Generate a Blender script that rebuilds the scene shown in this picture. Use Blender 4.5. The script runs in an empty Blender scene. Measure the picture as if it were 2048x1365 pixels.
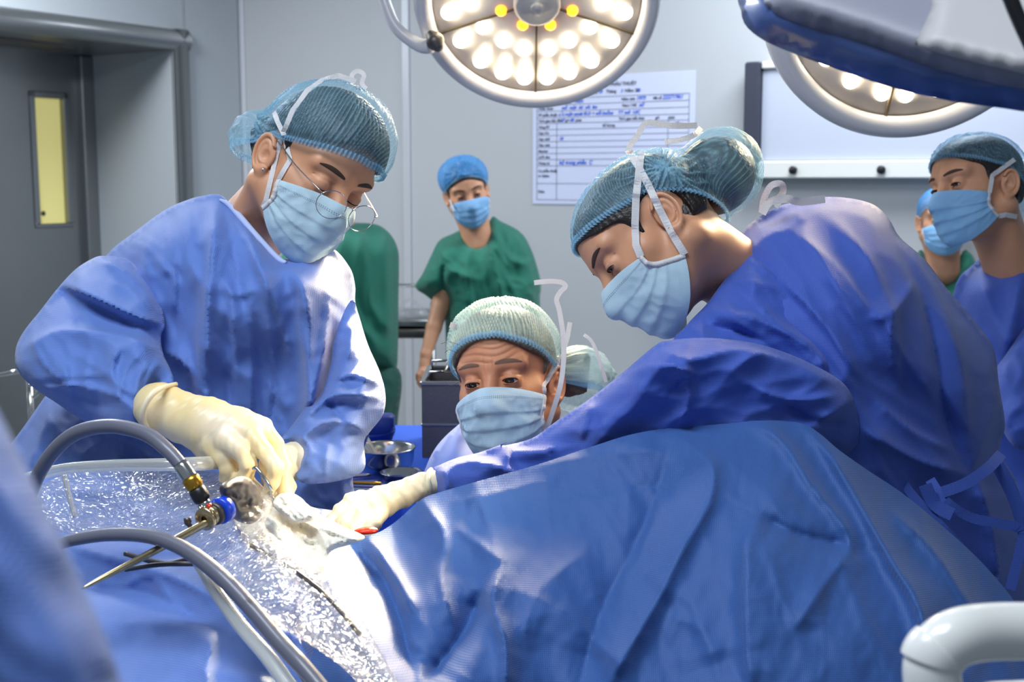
import bpy, math, numpy as np
from mathutils import Vector, Matrix
from mathutils.bvhtree import BVHTree
from mathutils.geometry import delaunay_2d_cdt

# ------------------------------------------------------------------ camera, world, lights, exposure
SC = bpy.context.scene
FOC = 2472.0
CXP, CYP = 1024.0, 682.5
PITCH = math.radians(7.5)
cp, sp = math.cos(PITCH), math.sin(PITCH)
RC = np.array([[1, 0, 0], [0, cp, sp], [0, -sp, cp]])
CO = np.array([0, 0, 1.5])

cam = bpy.data.cameras.new('camera')
cam.lens = FOC / 2048 * 36.0
cam.sensor_width = 36.0
cam.clip_start = 0.02
cam.dof.use_dof = True
cam.dof.focus_distance = 1.68
cam.dof.aperture_fstop = 7.5
co = bpy.data.objects.new('camera', cam)
SC.collection.objects.link(co)
co.location = (0, 0, 1.5)
co.rotation_euler = (math.pi / 2 - PITCH, 0, 0)
SC.camera = co
SC.view_settings.view_transform = 'Standard'
SC.view_settings.look = 'None'
SC.view_settings.gamma = 1
SC.view_settings.use_curve_mapping = False
SC.view_settings.exposure = 1.0

w = bpy.data.worlds.new('world')
SC.world = w
w.use_nodes = True
w.node_tree.nodes['Background'].inputs[0].default_value = (0.70, 0.82, 1.0, 1)
w.node_tree.nodes['Background'].inputs[1].default_value = 0.14


def P(px, py, d):
    """world point seen at pixel (px,py) at depth d along the camera axis"""
    c = np.array([(px - CXP) / FOC * d, d, -(py - CYP) / FOC * d])
    return RC @ c + CO


def Pn(a):
    a = np.asarray(a, float)
    c = np.stack([(a[:, 0] - CXP) / FOC * a[:, 2], a[:, 2], -(a[:, 1] - CYP) / FOC * a[:, 2]], 1)
    return c @ RC.T + CO


def light(name, kind, loc, target, power, color, size=0.1, spot=None, blend=0.5, size_y=None):
    disk = kind == 'DISK'
    kind = 'AREA' if disk else kind
    l = bpy.data.lights.new(name, kind)
    l.energy = power
    l.color = color
    if kind == 'AREA':
        l.shape = 'RECTANGLE'
        l.size = size
        l.size_y = size_y or size
        if disk:
            l.shape = 'DISK'
            l.spread = math.radians(spot)
    else:
        l.shadow_soft_size = size
    if kind == 'SPOT':
        l.spot_size = math.radians(spot)
        l.spot_blend = blend
    o = bpy.data.objects.new(name, l)
    SC.collection.objects.link(o)
    o.location = Vector(loc)
    o.rotation_euler = (Vector(target) - Vector(loc)).to_track_quat('-Z', 'Y').to_euler()
    return o


FIELD = P(600, 1040, 1.52)
WARM = (1.0, 0.78, 0.46)
# the surgical lamps (their housings are built further down at the same places)
light('surgical_lamp_light', 'DISK', P(1070, 0, 2.93), P(660, 960, 1.6), 2.5, WARM, 0.46, 44)
light('surgical_lamp_light', 'DISK', P(1070, 0, 2.93), FIELD, 1.1, WARM, 0.30, 9)
light('surgical_lamp_light', 'DISK', P(1838, -20, 2.30), P(640, 1000, 1.5), 1.3, WARM, 0.40, 30)
light('surgical_lamp_light', 'SPOT', P(2400, 270, 1.08), P(570, 1030, 1.56), 38, (1, .84, .58), 0.06, 19, 1.0)
# unseen area lights added under the ceiling as cool fill, no panels built
light('ceiling_fill_light', 'AREA', (-2.0, 4.2, 2.86), (-1.7, 4.2, 0), 42, (0.90, 0.95, 1.0), 1.2, size_y=0.6)  # added at the left to brighten the side wall and door
light('ceiling_fill_light', 'AREA', (1.2, 4.1, 2.86), (1.2, 4.1, 0), 30, (0.86, 0.93, 1.0), 1.2, size_y=0.6)
light('ceiling_fill_light', 'AREA', (-0.6, 0.7, 2.86), (-0.4, 1.0, 0), 22, (0.84, 0.92, 1.0), 1.2, size_y=0.6)  # frontal fill added above the near side of the table


# ------------------------------------------------------------------ materials
def lin(c):
    return tuple((x / 255 / 12.92 if x / 255 <= 0.04045 else ((x / 255 + 0.055) / 1.055) ** 2.4) for x in c)


def mat(name, rgb, rough=0.5, metal=0.0, var=0.0, vscale=5.0, bump=0.0, bscale=200.0, sheen=0.0, sss=0.0,
        emit=0.0, emit_rgb=None, weave=0.0, weave_k=2600.0, spec=0.5, trans=0.0, alpha=1.0, coat=0.0,
        rgb2=None, transl=0.0):
    m = bpy.data.materials.new(name)
    m.use_nodes = True
    nt = m.node_tree
    b = nt.nodes['Principled BSDF']
    L = nt.links.new
    c = lin(rgb)
    b.inputs['Base Color'].default_value = (*c, 1)
    b.inputs['Roughness'].default_value = rough
    b.inputs['Metallic'].default_value = metal
    b.inputs['Specular IOR Level'].default_value = spec
    b.inputs['Sheen Weight'].default_value = sheen
    b.inputs['Coat Weight'].default_value = coat
    b.inputs['Alpha'].default_value = alpha
    if trans:
        b.inputs['Transmission Weight'].default_value = trans
        b.inputs['IOR'].default_value = 1.35
    if sss:
        b.inputs['Subsurface Weight'].default_value = sss
        b.inputs['Subsurface Radius'].default_value = (0.012, 0.005, 0.003)
        b.inputs['Subsurface Scale'].default_value = 1.0
    if emit:
        b.inputs['Emission Color'].default_value = (*lin(emit_rgb or rgb), 1)
        b.inputs['Emission Strength'].default_value = emit
    tc = nt.nodes.new('ShaderNodeTexCoord')
    if var:
        n = nt.nodes.new('ShaderNodeTexNoise')
        n.inputs['Scale'].default_value = vscale
        n.inputs['Detail'].default_value = 4
        L(tc.outputs['Object'], n.inputs['Vector'])
        mx = nt.nodes.new('ShaderNodeMix')
        mx.data_type = 'RGBA'
        if rgb2:
            a, bb = c, lin(rgb2)
            rmp = nt.nodes.new('ShaderNodeMapRange')
            rmp.inputs[1].default_value = 0.5 - 0.25 / max(var, .01)
            rmp.inputs[2].default_value = 0.5 + 0.25 / max(var, .01)
            L(n.outputs['Fac'], rmp.inputs[0])
            L(rmp.outputs[0], mx.inputs[0])
        else:
            a, bb = tuple(x * (1 - var) for x in c), tuple(min(1, x * (1 + var)) for x in c)
            L(n.outputs['Fac'], mx.inputs[0])
        mx.inputs[6].default_value = (*a, 1)
        mx.inputs[7].default_value = (*bb, 1)
        L(mx.outputs[2], b.inputs['Base Color'])
    h = None
    if bump:
        n2 = nt.nodes.new('ShaderNodeTexNoise')
        n2.inputs['Scale'].default_value = bscale
        n2.inputs['Detail'].default_value = 5
        L(tc.outputs['Object'], n2.inputs['Vector'])
        bp = nt.nodes.new('ShaderNodeBump')
        bp.inputs['Strength'].default_value = bump
        bp.inputs['Distance'].default_value = 0.004
        L(n2.outputs['Fac'], bp.inputs['Height'])
        L(bp.outputs[0], b.inputs['Normal'])
        h = bp
    if weave:
        # embossed dots of bonded non-woven cloth
        mp = nt.nodes.new('ShaderNodeMapping')
        mp.inputs['Rotation'].default_value = (0.3, 0.75, 0.1)
        L(tc.outputs['Object'], mp.inputs[0])
        sx = nt.nodes.new('ShaderNodeSeparateXYZ')
        L(mp.outputs[0], sx.inputs[0])

        def sn(s):
            a1 = nt.nodes.new('ShaderNodeMath'); a1.operation = 'MULTIPLY'; a1.inputs[1].default_value = weave_k
            L(s, a1.inputs[0])
            a2 = nt.nodes.new('ShaderNodeMath'); a2.operation = 'SINE'
            L(a1.outputs[0], a2.inputs[0])
            return a2.outputs[0]
        m3 = nt.nodes.new('ShaderNodeMath'); m3.operation = 'MULTIPLY'
        L(sn(sx.outputs[0]), m3.inputs[0]); L(sn(sx.outputs[2]), m3.inputs[1])
        bp = nt.nodes.new('ShaderNodeBump')
        bp.inputs['Strength'].default_value = weave
        bp.inputs['Distance'].default_value = 0.0006
        L(m3.outputs[0], bp.inputs['Height'])
        if h:
            L(h.outputs[0], bp.inputs['Normal'])
        L(bp.outputs[0], b.inputs['Normal'])
    if transl:
        t = nt.nodes.new('ShaderNodeBsdfTranslucent')
        t.inputs[0].default_value = (*c, 1)
        ms = nt.nodes.new('ShaderNodeMixShader')
        ms.inputs[0].default_value = transl
        L(b.outputs[0], ms.inputs[1]); L(t.outputs[0], ms.inputs[2])
        L(ms.outputs[0], nt.nodes['Material Output'].inputs[0])
    return m


def cap_mat(name, rgb, base=0.42, amp=0.4, k=1.0):
    """thin pleated non-woven: lets the hair show through, denser along the pleats"""
    m = bpy.data.materials.new(name)
    m.use_nodes = True
    nt = m.node_tree
    L = nt.links.new
    nt.nodes.remove(nt.nodes['Principled BSDF'])
    at = nt.nodes.new('ShaderNodeAttribute'); at.attribute_name = 'pleat'
    no = nt.nodes.new('ShaderNodeTexNoise'); no.inputs['Scale'].default_value = 60; no.inputs['Detail'].default_value = 4
    a = nt.nodes.new('ShaderNodeMath'); a.operation = 'MULTIPLY_ADD'; a.inputs[1].default_value = amp; a.inputs[2].default_value = base
    L(at.outputs['Fac'], a.inputs[0])
    b = nt.nodes.new('ShaderNodeMath'); b.operation = 'MULTIPLY_ADD'; b.inputs[1].default_value = 0.25; b.use_clamp = True
    L(no.outputs['Fac'], b.inputs[0]); L(a.outputs[0], b.inputs[2])
    tr = nt.nodes.new('ShaderNodeBsdfTransparent')
    tr.inputs[0].default_value = (0.85, 0.93, 1, 1)
    pr = nt.nodes.new('ShaderNodeBsdfPrincipled')
    pr.inputs['Base Color'].default_value = (*lin(rgb), 1)
    pr.inputs['Roughness'].default_value = 0.45
    tl = nt.nodes.new('ShaderNodeBsdfTranslucent'); tl.inputs[0].default_value = (*lin(rgb), 1)
    m1 = nt.nodes.new('ShaderNodeMixShader'); m1.inputs[0].default_value = 0.3
    L(pr.outputs[0], m1.inputs[1]); L(tl.outputs[0], m1.inputs[2])
    m2 = nt.nodes.new('ShaderNodeMixShader')
    L(b.outputs[0], m2.inputs[0]); L(tr.outputs[0], m2.inputs[1]); L(m1.outputs[0], m2.inputs[2])
    L(m2.outputs[0], nt.nodes['Material Output'].inputs[0])
    return m


def film_mat(name, clear=0.62, rgb=(235, 240, 250), rough=0.08, lines=0):
    m = bpy.data.materials.new(name)
    m.use_nodes = True
    nt = m.node_tree
    L = nt.links.new
    nt.nodes.remove(nt.nodes['Principled BSDF'])
    tr = nt.nodes.new('ShaderNodeBsdfTransparent')
    gl = nt.nodes.new('ShaderNodeBsdfGlossy'); gl.inputs['Roughness'].default_value = rough + .1
    gl.inputs[0].default_value = (1, 1, 1, 1)
    df = nt.nodes.new('ShaderNodeBsdfDiffuse'); df.inputs[0].default_value = (*lin(rgb), 1)
    fr = nt.nodes.new('ShaderNodeFresnel'); fr.inputs[0].default_value = 1.6
    m1 = nt.nodes.new('ShaderNodeMixShader'); m1.inputs[0].default_value = 0.75 if lines else .45
    L(df.outputs[0], m1.inputs[1]); L(gl.outputs[0], m1.inputs[2])
    ad = nt.nodes.new('ShaderNodeMath'); ad.operation = 'MULTIPLY_ADD'; ad.use_clamp = True
    ad.inputs[1].default_value = 0.45 if lines else .9; ad.inputs[2].default_value = 1 - clear - .12
    L(fr.outputs[0], ad.inputs[0])
    if lines:
        # creases of the crumpled film catch more light than its flat facets
        tc = nt.nodes.new('ShaderNodeTexCoord')
        nz = nt.nodes.new('ShaderNodeTexNoise'); nz.inputs['Scale'].default_value = lines * .5
        va = nt.nodes.new('ShaderNodeMixRGB'); va.inputs[0].default_value = .08
        L(tc.outputs['Object'], nz.inputs['Vector']); L(tc.outputs['Object'], va.inputs[1]); L(nz.outputs['Color'], va.inputs[2])
        vo = nt.nodes.new('ShaderNodeTexVoronoi'); vo.feature = 'DISTANCE_TO_EDGE'; vo.inputs['Scale'].default_value = lines
        L(va.outputs[0], vo.inputs['Vector'])
        mr = nt.nodes.new('ShaderNodeMapRange'); mr.inputs[1].default_value = 0.0; mr.inputs[2].default_value = .035
        mr.inputs[3].default_value = .28; mr.inputs[4].default_value = 0.0
        L(vo.outputs['Distance'], mr.inputs[0])
        bp = nt.nodes.new('ShaderNodeBump'); bp.inputs['Strength'].default_value = 1.0; bp.inputs['Distance'].default_value = .004
        vo2 = nt.nodes.new('ShaderNodeTexVoronoi'); vo2.inputs['Scale'].default_value = lines * 1.7
        L(va.outputs[0], vo2.inputs['Vector']); L(vo2.outputs['Distance'], bp.inputs['Height']); L(bp.outputs[0], gl.inputs['Normal'])
        sm = nt.nodes.new('ShaderNodeMath'); sm.use_clamp = True
        L(ad.outputs[0], sm.inputs[0]); L(mr.outputs[0], sm.inputs[1])
        ad = sm
    m2 = nt.nodes.new('ShaderNodeMixShader')
    L(ad.outputs[0], m2.inputs[0]); L(tr.outputs[0], m2.inputs[1]); L(m1.outputs[0], m2.inputs[2])
    L(m2.outputs[0], nt.nodes['Material Output'].inputs[0])
    return m


M = {}
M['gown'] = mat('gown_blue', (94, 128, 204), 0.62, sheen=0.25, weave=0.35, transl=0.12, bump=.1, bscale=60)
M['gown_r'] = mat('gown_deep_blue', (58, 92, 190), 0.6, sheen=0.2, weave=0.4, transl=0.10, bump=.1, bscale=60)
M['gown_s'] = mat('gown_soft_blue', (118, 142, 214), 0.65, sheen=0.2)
M['trim'] = mat('gown_trim', (176, 190, 230), 0.6, weave=.3)
M['drape'] = mat('drape_blue', (42, 86, 154), 0.62, sheen=0.2, weave=0.3, weave_k=2200, bump=.08, bscale=50)
M['drape_l'] = mat('drape_pale_blue', (92, 124, 196), 0.6, sheen=0.2, weave=0.28, weave_k=2200, bump=.1, bscale=50)
M['white_cloth'] = mat('white_cloth', (246, 240, 224), 0.8, weave=.4)
M['skin'] = mat('skin', (204, 148, 114), 0.48, sss=0.12, var=0.10, vscale=30, bump=.05, bscale=400)
M['skin2'] = mat('skin_older', (196, 130, 92), 0.5, sss=0.12, var=0.14, vscale=35, bump=.09, bscale=300)
M['hair'] = mat('hair', (30, 24, 22), 0.42, bump=.5, bscale=150)
M['hair_g'] = mat('hair_greying', (96, 82, 66), 0.42, var=.5, vscale=90, bump=.6, bscale=200)
M['brow'] = mat('brow', (62, 42, 32), 0.8)
M['brow_g'] = mat('brow_grey', (112, 82, 64), 0.8)
M['mesh'] = mat('mesh_steel', (96, 94, 98), 0.5, 0.4, var=.3, vscale=260)
M['lash'] = mat('lash', (20, 14, 12), 0.7)
M['lip'] = mat('lid_line', (120, 70, 52), 0.6)
M['eye'] = mat('eye_white', (225, 215, 208), 0.15)
M['iris'] = mat('iris', (38, 22, 14), 0.08)
M['cap'] = cap_mat('cap_cloth', (158, 206, 228), 0.06, 0.46)
M['cap_c'] = cap_mat('cap_cloth_pale', (196, 224, 222), 0.16, 0.5)
M['cap_b'] = cap_mat('cap_cloth_blue', (84, 165, 232), 0.42, 0.3)
M['band'] = cap_mat('cap_band', (146, 198, 230), 0.16, 0.5)
M['mask'] = mat('mask_blue', (196, 226, 242), 0.7, weave=.3, transl=0.25, bump=.12, bscale=90)
M['mask_d'] = mat('mask_sky', (140, 192, 238), 0.7, transl=0.2, bump=.1, bscale=90)
M['stitch'] = mat('mask_stitch', (88, 110, 140), 0.8)
M['tie'] = mat('tie_white', (232, 230, 232), 0.7, transl=0.2, weave=.5)
M['glove'] = mat('glove_latex', (226, 216, 198), 0.38, sss=0.15, var=1.1, vscale=11, rgb2=(232, 202, 120), bump=.15, bscale=60)
M['glove_r'] = mat('glove_latex_pale', (236, 224, 192), 0.42, sss=0.15, var=.06, vscale=20, bump=.2, bscale=50)
M['green'] = mat('scrubs_green', (10, 104, 84), 0.8, sheen=.15, bump=.15, bscale=40)
M['green_d'] = mat('scrubs_dark_green', (8, 74, 62), 0.8, sheen=.15)
M['steel'] = mat('brushed_steel', (150, 152, 154), 0.32, 0.9, var=.08, vscale=3, bump=.05, bscale=80)
M['steel_b'] = mat('polished_steel', (200, 200, 198), 0.16, 1.0)
M['steel_d'] = mat('dark_steel', (96, 92, 90), 0.4, 0.8)
M['steel_w'] = mat('warm_steel', (200, 182, 142), 0.24, 1.0)
M['brass'] = mat('brass', (196, 150, 60), 0.3, 1.0)
M['black'] = mat('black_plastic', (22, 22, 26), 0.35)
M['blue_p'] = mat('blue_plastic', (24, 70, 210), 0.25, coat=.4)
M['blue_box'] = mat('blue_container', (22, 52, 140), 0.4)
M['cable'] = mat('grey_cable', (98, 100, 116), 0.42, coat=.2)
M['cable_d'] = mat('dark_cable', (52, 50, 58), 0.4)
M['white_p'] = mat('white_enamel', (226, 226, 222), 0.28, coat=.4)
M['lamp_w'] = mat('lamp_enamel', (214, 212, 214), 0.35, coat=.2)
M['lamp_g'] = mat('lamp_grey', (122, 124, 140), 0.45)
M['lamp_l'] = mat('lamp_light_grey', (172, 170, 172), 0.5)
M['lamp_b'] = mat('lamp_blue_rim', (62, 84, 140), 0.3, coat=.4)
M['lens'] = mat('lamp_face', (196, 190, 186), 0.25)
M['led'] = mat('led_white', (255, 246, 220), 0.3, emit=9, emit_rgb=(255, 238, 205))
M['led_o'] = mat('led_amber', (255, 150, 20), 0.3, emit=1.6, emit_rgb=(255, 160, 30))
M['spoke'] = mat('lamp_spoke', (96, 84, 62), 0.5)
M['film'] = film_mat('clear_film', 0.90, lines=55)
M['clear'] = film_mat('clear_tube', 0.5, (225, 228, 226), 0.05)
M['glass'] = film_mat('lens_glass', 0.92, rough=0.02)
M['wall'] = mat('wall_panel', (184, 187, 191), 0.5, var=.03, vscale=.7)
M['wall_l'] = mat('wall_panel_side', (176, 182, 188), 0.45, var=.03, vscale=.7)
M['seam'] = mat('seam_aluminium', (214, 216, 222), 0.3, .3)
M['floor'] = mat('floor_vinyl', (120, 130, 132), 0.35, var=.1, vscale=8)
M['ceil'] = mat('ceiling_white', (222, 224, 226), 0.7)
M['pane'] = mat('lit_corridor_pane', (206, 198, 132), 0.4, emit=.25, emit_rgb=(216, 206, 130))
M['paper'] = mat('chart_board', (206, 212, 238), 0.35, coat=.3)
M['ink'] = mat('chart_print', (70, 74, 96), 0.7)
M['pen'] = mat('chart_pen', (40, 96, 214), 0.7)
M['viewer'] = mat('viewer_panel', (184, 190, 206), 0.5)
M['viewer_d'] = mat('viewer_end', (52, 56, 72), 0.5)
M['blood'] = mat('blood', (190, 40, 20), 0.3)
M['table_b'] = mat('table_cover_blue', (40, 96, 220), 0.6)


# ------------------------------------------------------------------ object helpers
def tag(o, label=None, cat=None, group=None, kind=None):
    if label: o['label'] = label
    if cat: o['category'] = cat
    if group: o['group'] = group
    if kind: o['kind'] = kind
    return o


def empty(name, loc, label, cat, group=None):
    o = bpy.data.objects.new(name, None)
    o.empty_display_size = .05
    SC.collection.objects.link(o)
    o.location = Vector(loc)
    return tag(o, label, cat, group)


def rootloc(o):
    while o.parent: o = o.parent
    return np.array(o.location)


def mk(name, V, F, m, parent=None, smooth=True, attrs=None, base=None, mats=None, midx=None):
    V = np.asarray(V, float)
    if parent is not None: off = rootloc(parent)
    else:
        off = np.array(base) if base is not None else np.array([V[:, 0].mean(), V[:, 1].mean(), V[:, 2].min()])
    me = bpy.data.meshes.new(name)
    me.from_pydata((V - off).tolist(), [], [list(map(int, f)) for f in F])
    me.polygons.foreach_set('use_smooth', [smooth] * len(me.polygons))
    for mm in (mats or [m]): me.materials.append(mm)
    if midx is not None: me.polygons.foreach_set('material_index', midx)
    for k, a in (attrs or {}).items():
        at = me.attributes.new(k, 'FLOAT', 'POINT')
        at.data.foreach_set('value', np.asarray(a, float))
    me.update()
    o = bpy.data.objects.new(name, me)
    SC.collection.objects.link(o)
    if parent is not None: o.parent = parent
    else: o.location = Vector(off)
    return o


class MB:
    def __init__(s): s.V = []; s.F = []; s.n = 0

    def add(s, V, F):
        V = np.asarray(V, float)
        s.V.append(V); s.F += [[i + s.n for i in f] for f in F]; s.n += len(V)
        return s

    def build(s, name, m, parent=None, smooth=True, base=None):
        return mk(name, np.concatenate(s.V), s.F, m, parent, smooth, base=base)


def catmull(pts, n=8, closed=False):
    p = np.asarray(pts, float)
    N = len(p)
    if N < 3 and not closed:
        t = np.linspace(0, 1, n + 1)[:, None]
        return p[0] * (1 - t) + p[-1] * t
    out = []
    rng = range(N if closed else N - 1)
    for i in rng:
        a, b, c, d = (p[(i - 1) % N], p[i], p[(i + 1) % N], p[(i + 2) % N]) if closed else \
            (p[max(i - 1, 0)], p[i], p[i + 1], p[min(i + 2, N - 1)])
        for k in range(n):
            t = k / n
            out.append(.5 * (2 * b + (c - a) * t + (2 * a - 5 * b + 4 * c - d) * t * t + (3 * b - a - 3 * c + d) * t ** 3))
    if not closed: out.append(p[-1])
    return np.array(out)


def resample(p, step, closed=False):
    q = np.vstack([p, p[:1]]) if closed else p
    L = np.concatenate([[0], np.cumsum(np.linalg.norm(np.diff(q, axis=0), axis=1))])
    n = max(3, int(L[-1] / step))
    s = np.linspace(0, L[-1], n, endpoint=not closed)
    return np.stack([np.interp(s, L, q[:, k]) for k in range(q.shape[1])], 1)


def unit(v):
    return v / (np.linalg.norm(v, axis=-1, keepdims=True) + 1e-12)


def tube_geo(path, rad, seg=12, n=6, smooth=True):
    """path: Nx3 world points, rad: scalar or list per point"""
    path = np.asarray(path, float)
    r = np.full(len(path), rad) if np.isscalar(rad) else np.asarray(rad, float)
    q = np.hstack([path, r[:, None]])
    if smooth: q = catmull(q, n)
    p, r = q[:, :3], np.maximum(q[:, 3], 1e-5)
    T = unit(np.gradient(p, axis=0))
    up = np.array([0, 0, 1.0]) if abs(T[0][2]) < .9 else np.array([1.0, 0, 0])
    V = []
    nn = unit(np.cross(T[0], up))
    for i in range(len(p)):
        nn = unit(nn - T[i] * np.dot(nn, T[i]))
        bb = np.cross(T[i], nn)
        a = np.linspace(0, 2 * math.pi, seg, endpoint=False)[:, None]
        V.append(p[i] + r[i] * (np.cos(a) * nn + np.sin(a) * bb))
    V = np.concatenate(V)
    F = []
    for i in range(len(p) - 1):
        for k in range(seg):
            k2 = (k + 1) % seg
            F.append([i * seg + k, i * seg + k2, (i + 1) * seg + k2, (i + 1) * seg + k])
    F.append(list(range(seg))[::-1])
    F.append([(len(p) - 1) * seg + k for k in range(seg)])
    return V, F


def tube(name, path, rad, m, parent=None, seg=12, n=6, smooth=True):
    V, F = tube_geo(path, rad, seg, n, smooth)
    return mk(name, V, F, m, parent)


def ptube(name, pts, m, parent=None, seg=12, n=6):
    """pts (px,py,d,radius_px)"""
    a = np.array(pts, float)
    return tube(name, Pn(a[:, :3]), a[:, 3] * a[:, 2] / FOC, m, parent, seg, n)


def ribbon_geo(p, nrm, width, thick=0.0006, n=5):
    p = np.asarray(p, float); nrm = np.asarray(nrm, float)
    q = catmull(np.hstack([p, nrm]), n)
    p, nr = q[:, :3], unit(q[:, 3:])
    T = unit(np.gradient(p, axis=0))
    W = unit(np.cross(T, nr)); N2 = np.cross(W, T)
    wv = W * (width / 2); tv = N2 * thick / 2
    V = np.stack([p - wv - tv, p + wv - tv, p + wv + tv, p - wv + tv], 1).reshape(-1, 3)
    F = []
    for i in range(len(p) - 1):
        for k in range(4):
            k2 = (k + 1) % 4
            F.append([i * 4 + k, i * 4 + k2, (i + 1) * 4 + k2, (i + 1) * 4 + k])
    F += [[0, 3, 2, 1], [len(V) - 4, len(V) - 3, len(V) - 2, len(V) - 1]]
    return V, F


def pribbon(name, pts, width_px, m, parent=None):
    """flat tape through (px,py,d) turned to face roughly the viewer; width in px at its depth"""
    a = np.array(pts, float)
    p = Pn(a[:, :3])
    V, F = ribbon_geo(p, CO - p, width_px * a[:, 2].mean() / FOC, 0.0008)
    return mk(name, V, F, m, parent, smooth=False)


def box_geo(c, s, ax=None, bev=0.0):
    """box centre c, full sizes s, ax 3x3 rows = axes"""
    ax = np.eye(3) if ax is None else np.asarray(ax)
    hx, hy, hz = np.asarray(s) / 2
    b = min(bev, hx * .45, hy * .45, hz * .45)
    if b <= 0:
        v = np.array([[x, y, z] for z in (-hz, hz) for y in (-hy, hy) for x in (-hx, hx)])
        F = [[0, 2, 3, 1], [4, 5, 7, 6], [0, 1, 5, 4], [2, 6, 7, 3], [0, 4, 6, 2], [1, 3, 7, 5]]
    else:
        ring = [(-hx + b, -hy), (hx - b, -hy), (hx, -hy + b), (hx, hy - b), (hx - b, hy), (-hx + b, hy), (-hx, hy - b), (-hx, -hy + b)]
        v = []
        for z, k in ((-hz, b), (-hz + b, 0), (hz - b, 0), (hz, b)):
            for x, y in ring:
                v.append([x - math.copysign(min(k, abs(x)), x), y - math.copysign(min(k, abs(y)), y), z])
        v = np.array(v)
        F = [[i * 8 + k, i * 8 + (k + 1) % 8, (i + 1) * 8 + (k + 1) % 8, (i + 1) * 8 + k] for i in range(3) for k in range(8)]
        F += [list(range(8))[::-1], [24 + k for k in range(8)]]
    return v @ ax + np.asarray(c), F


def lathe_geo(prof, o, ax, seg=48):
    """prof [(r,h)], axis ax unit, origin o"""
    ax = unit(np.asarray(ax, float))
    t = np.array([1.0, 0, 0]) if abs(ax[0]) < .9 else np.array([0, 1.0, 0])
    e1 = unit(np.cross(ax, t)); e2 = np.cross(ax, e1)
    V = []
    for r, h in prof:
        a = np.linspace(0, 2 * math.pi, seg, endpoint=False)[:, None]
        V.append(o + ax * h + max(r, 1e-5) * (np.cos(a) * e1 + np.sin(a) * e2))
    V = np.concatenate(V)
    F = [[i * seg + k, i * seg + (k + 1) % seg, (i + 1) * seg + (k + 1) % seg, (i + 1) * seg + k]
         for i in range(len(prof) - 1) for k in range(seg)]
    return V, F


# ------------------------------------------------------------------ numpy noise
_rng = np.random.default_rng(7)
_G = _rng.normal(size=(256, 2)); _G /= np.linalg.norm(_G, axis=1, keepdims=True)
_PM = _rng.permutation(256)


def perlin(x, y, seed=0):
    xi = np.floor(x).astype(int); yi = np.floor(y).astype(int)
    xf = x - xi; yf = y - yi

    def g(ix, iy, dx, dy):
        h = _PM[(_PM[(ix + seed * 17) & 255] + iy) & 255]
        return _G[h, 0] * dx + _G[h, 1] * dy
    u = xf ** 3 * (xf * (xf * 6 - 15) + 10); v = yf ** 3 * (yf * (yf * 6 - 15) + 10)
    a = g(xi, yi, xf, yf); b = g(xi + 1, yi, xf - 1, yf)
    c = g(xi, yi + 1, xf, yf - 1); d = g(xi + 1, yi + 1, xf - 1, yf - 1)
    return ((a * (1 - u) + b * u) * (1 - v) + (c * (1 - u) + d * u) * v) * 1.5


def worley(x, y, seed=0):
    xi = np.floor(x).astype(int); yi = np.floor(y).astype(int)
    best = np.full(x.shape, 9.0)
    for i in (-1, 0, 1):
        for j in (-1, 0, 1):
            h = _PM[(_PM[(xi + i + seed * 13) & 255] + yi + j) & 255]
            fx = xi + i + .5 + .48 * _G[h, 0]; fy = yi + j + .5 + .48 * _G[(h * 7 + 3) & 255, 1]
            best = np.minimum(best, (x - fx) ** 2 + (y - fy) ** 2)
    return best


def crump(x, y, spec):
    """spec list of (amp, wavelength_px, stretch, angle_deg, ridged, seed)"""
    h = np.zeros_like(x)
    for amp, wl, st, an, rg, sd in spec:
        a = math.radians(an)
        u = (x * math.cos(a) + y * math.sin(a)) / (wl * st); v = (-x * math.sin(a) + y * math.cos(a)) / wl
        w1 = perlin(u * .7 + 5, v * .7, sd + 3) * .8
        if rg == 2:
            h += amp * (worley(u + w1 * .5, v + w1 * .4, sd) * 1.6 - .5); continue
        n = perlin(u + w1, v + w1 * .7, sd)
        h += amp * 1.35 * ((1 - 2 * np.abs(n)) if rg else n * 1.4)
    return h


def tps(ctrl):
    c = np.asarray(ctrl, float)
    p = c[:, :2] / 500; n = len(c)
    if n < 3:
        c = np.vstack([c, [c[0, 0] + 500, c[0, 1], c[0, 2]], [c[0, 0], c[0, 1] + 500, c[0, 2]]])[:3] if n == 1 else \
            np.vstack([c, [c[0, 0] - (c[1, 1] - c[0, 1]), c[0, 1] + (c[1, 0] - c[0, 0]), c[0, 2]]])
        p = c[:, :2] / 500; n = len(c)

    def U(r): return np.where(r > 1e-9, r * r * np.log(r + 1e-12), 0)
    K = U(np.linalg.norm(p[:, None] - p[None], axis=2)) + np.eye(n) * 1e-3
    Q = np.hstack([np.ones((n, 1)), p])
    A = np.block([[K, Q], [Q.T, np.zeros((3, 3))]])
    s = np.linalg.lstsq(A, np.concatenate([c[:, 2], np.zeros(3)]), rcond=None)[0]

    def f(q):
        q = q / 500
        return U(np.linalg.norm(q[:, None] - p[None], axis=2)) @ s[:n] + s[n] + q @ s[n + 1:]
    return f


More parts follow.
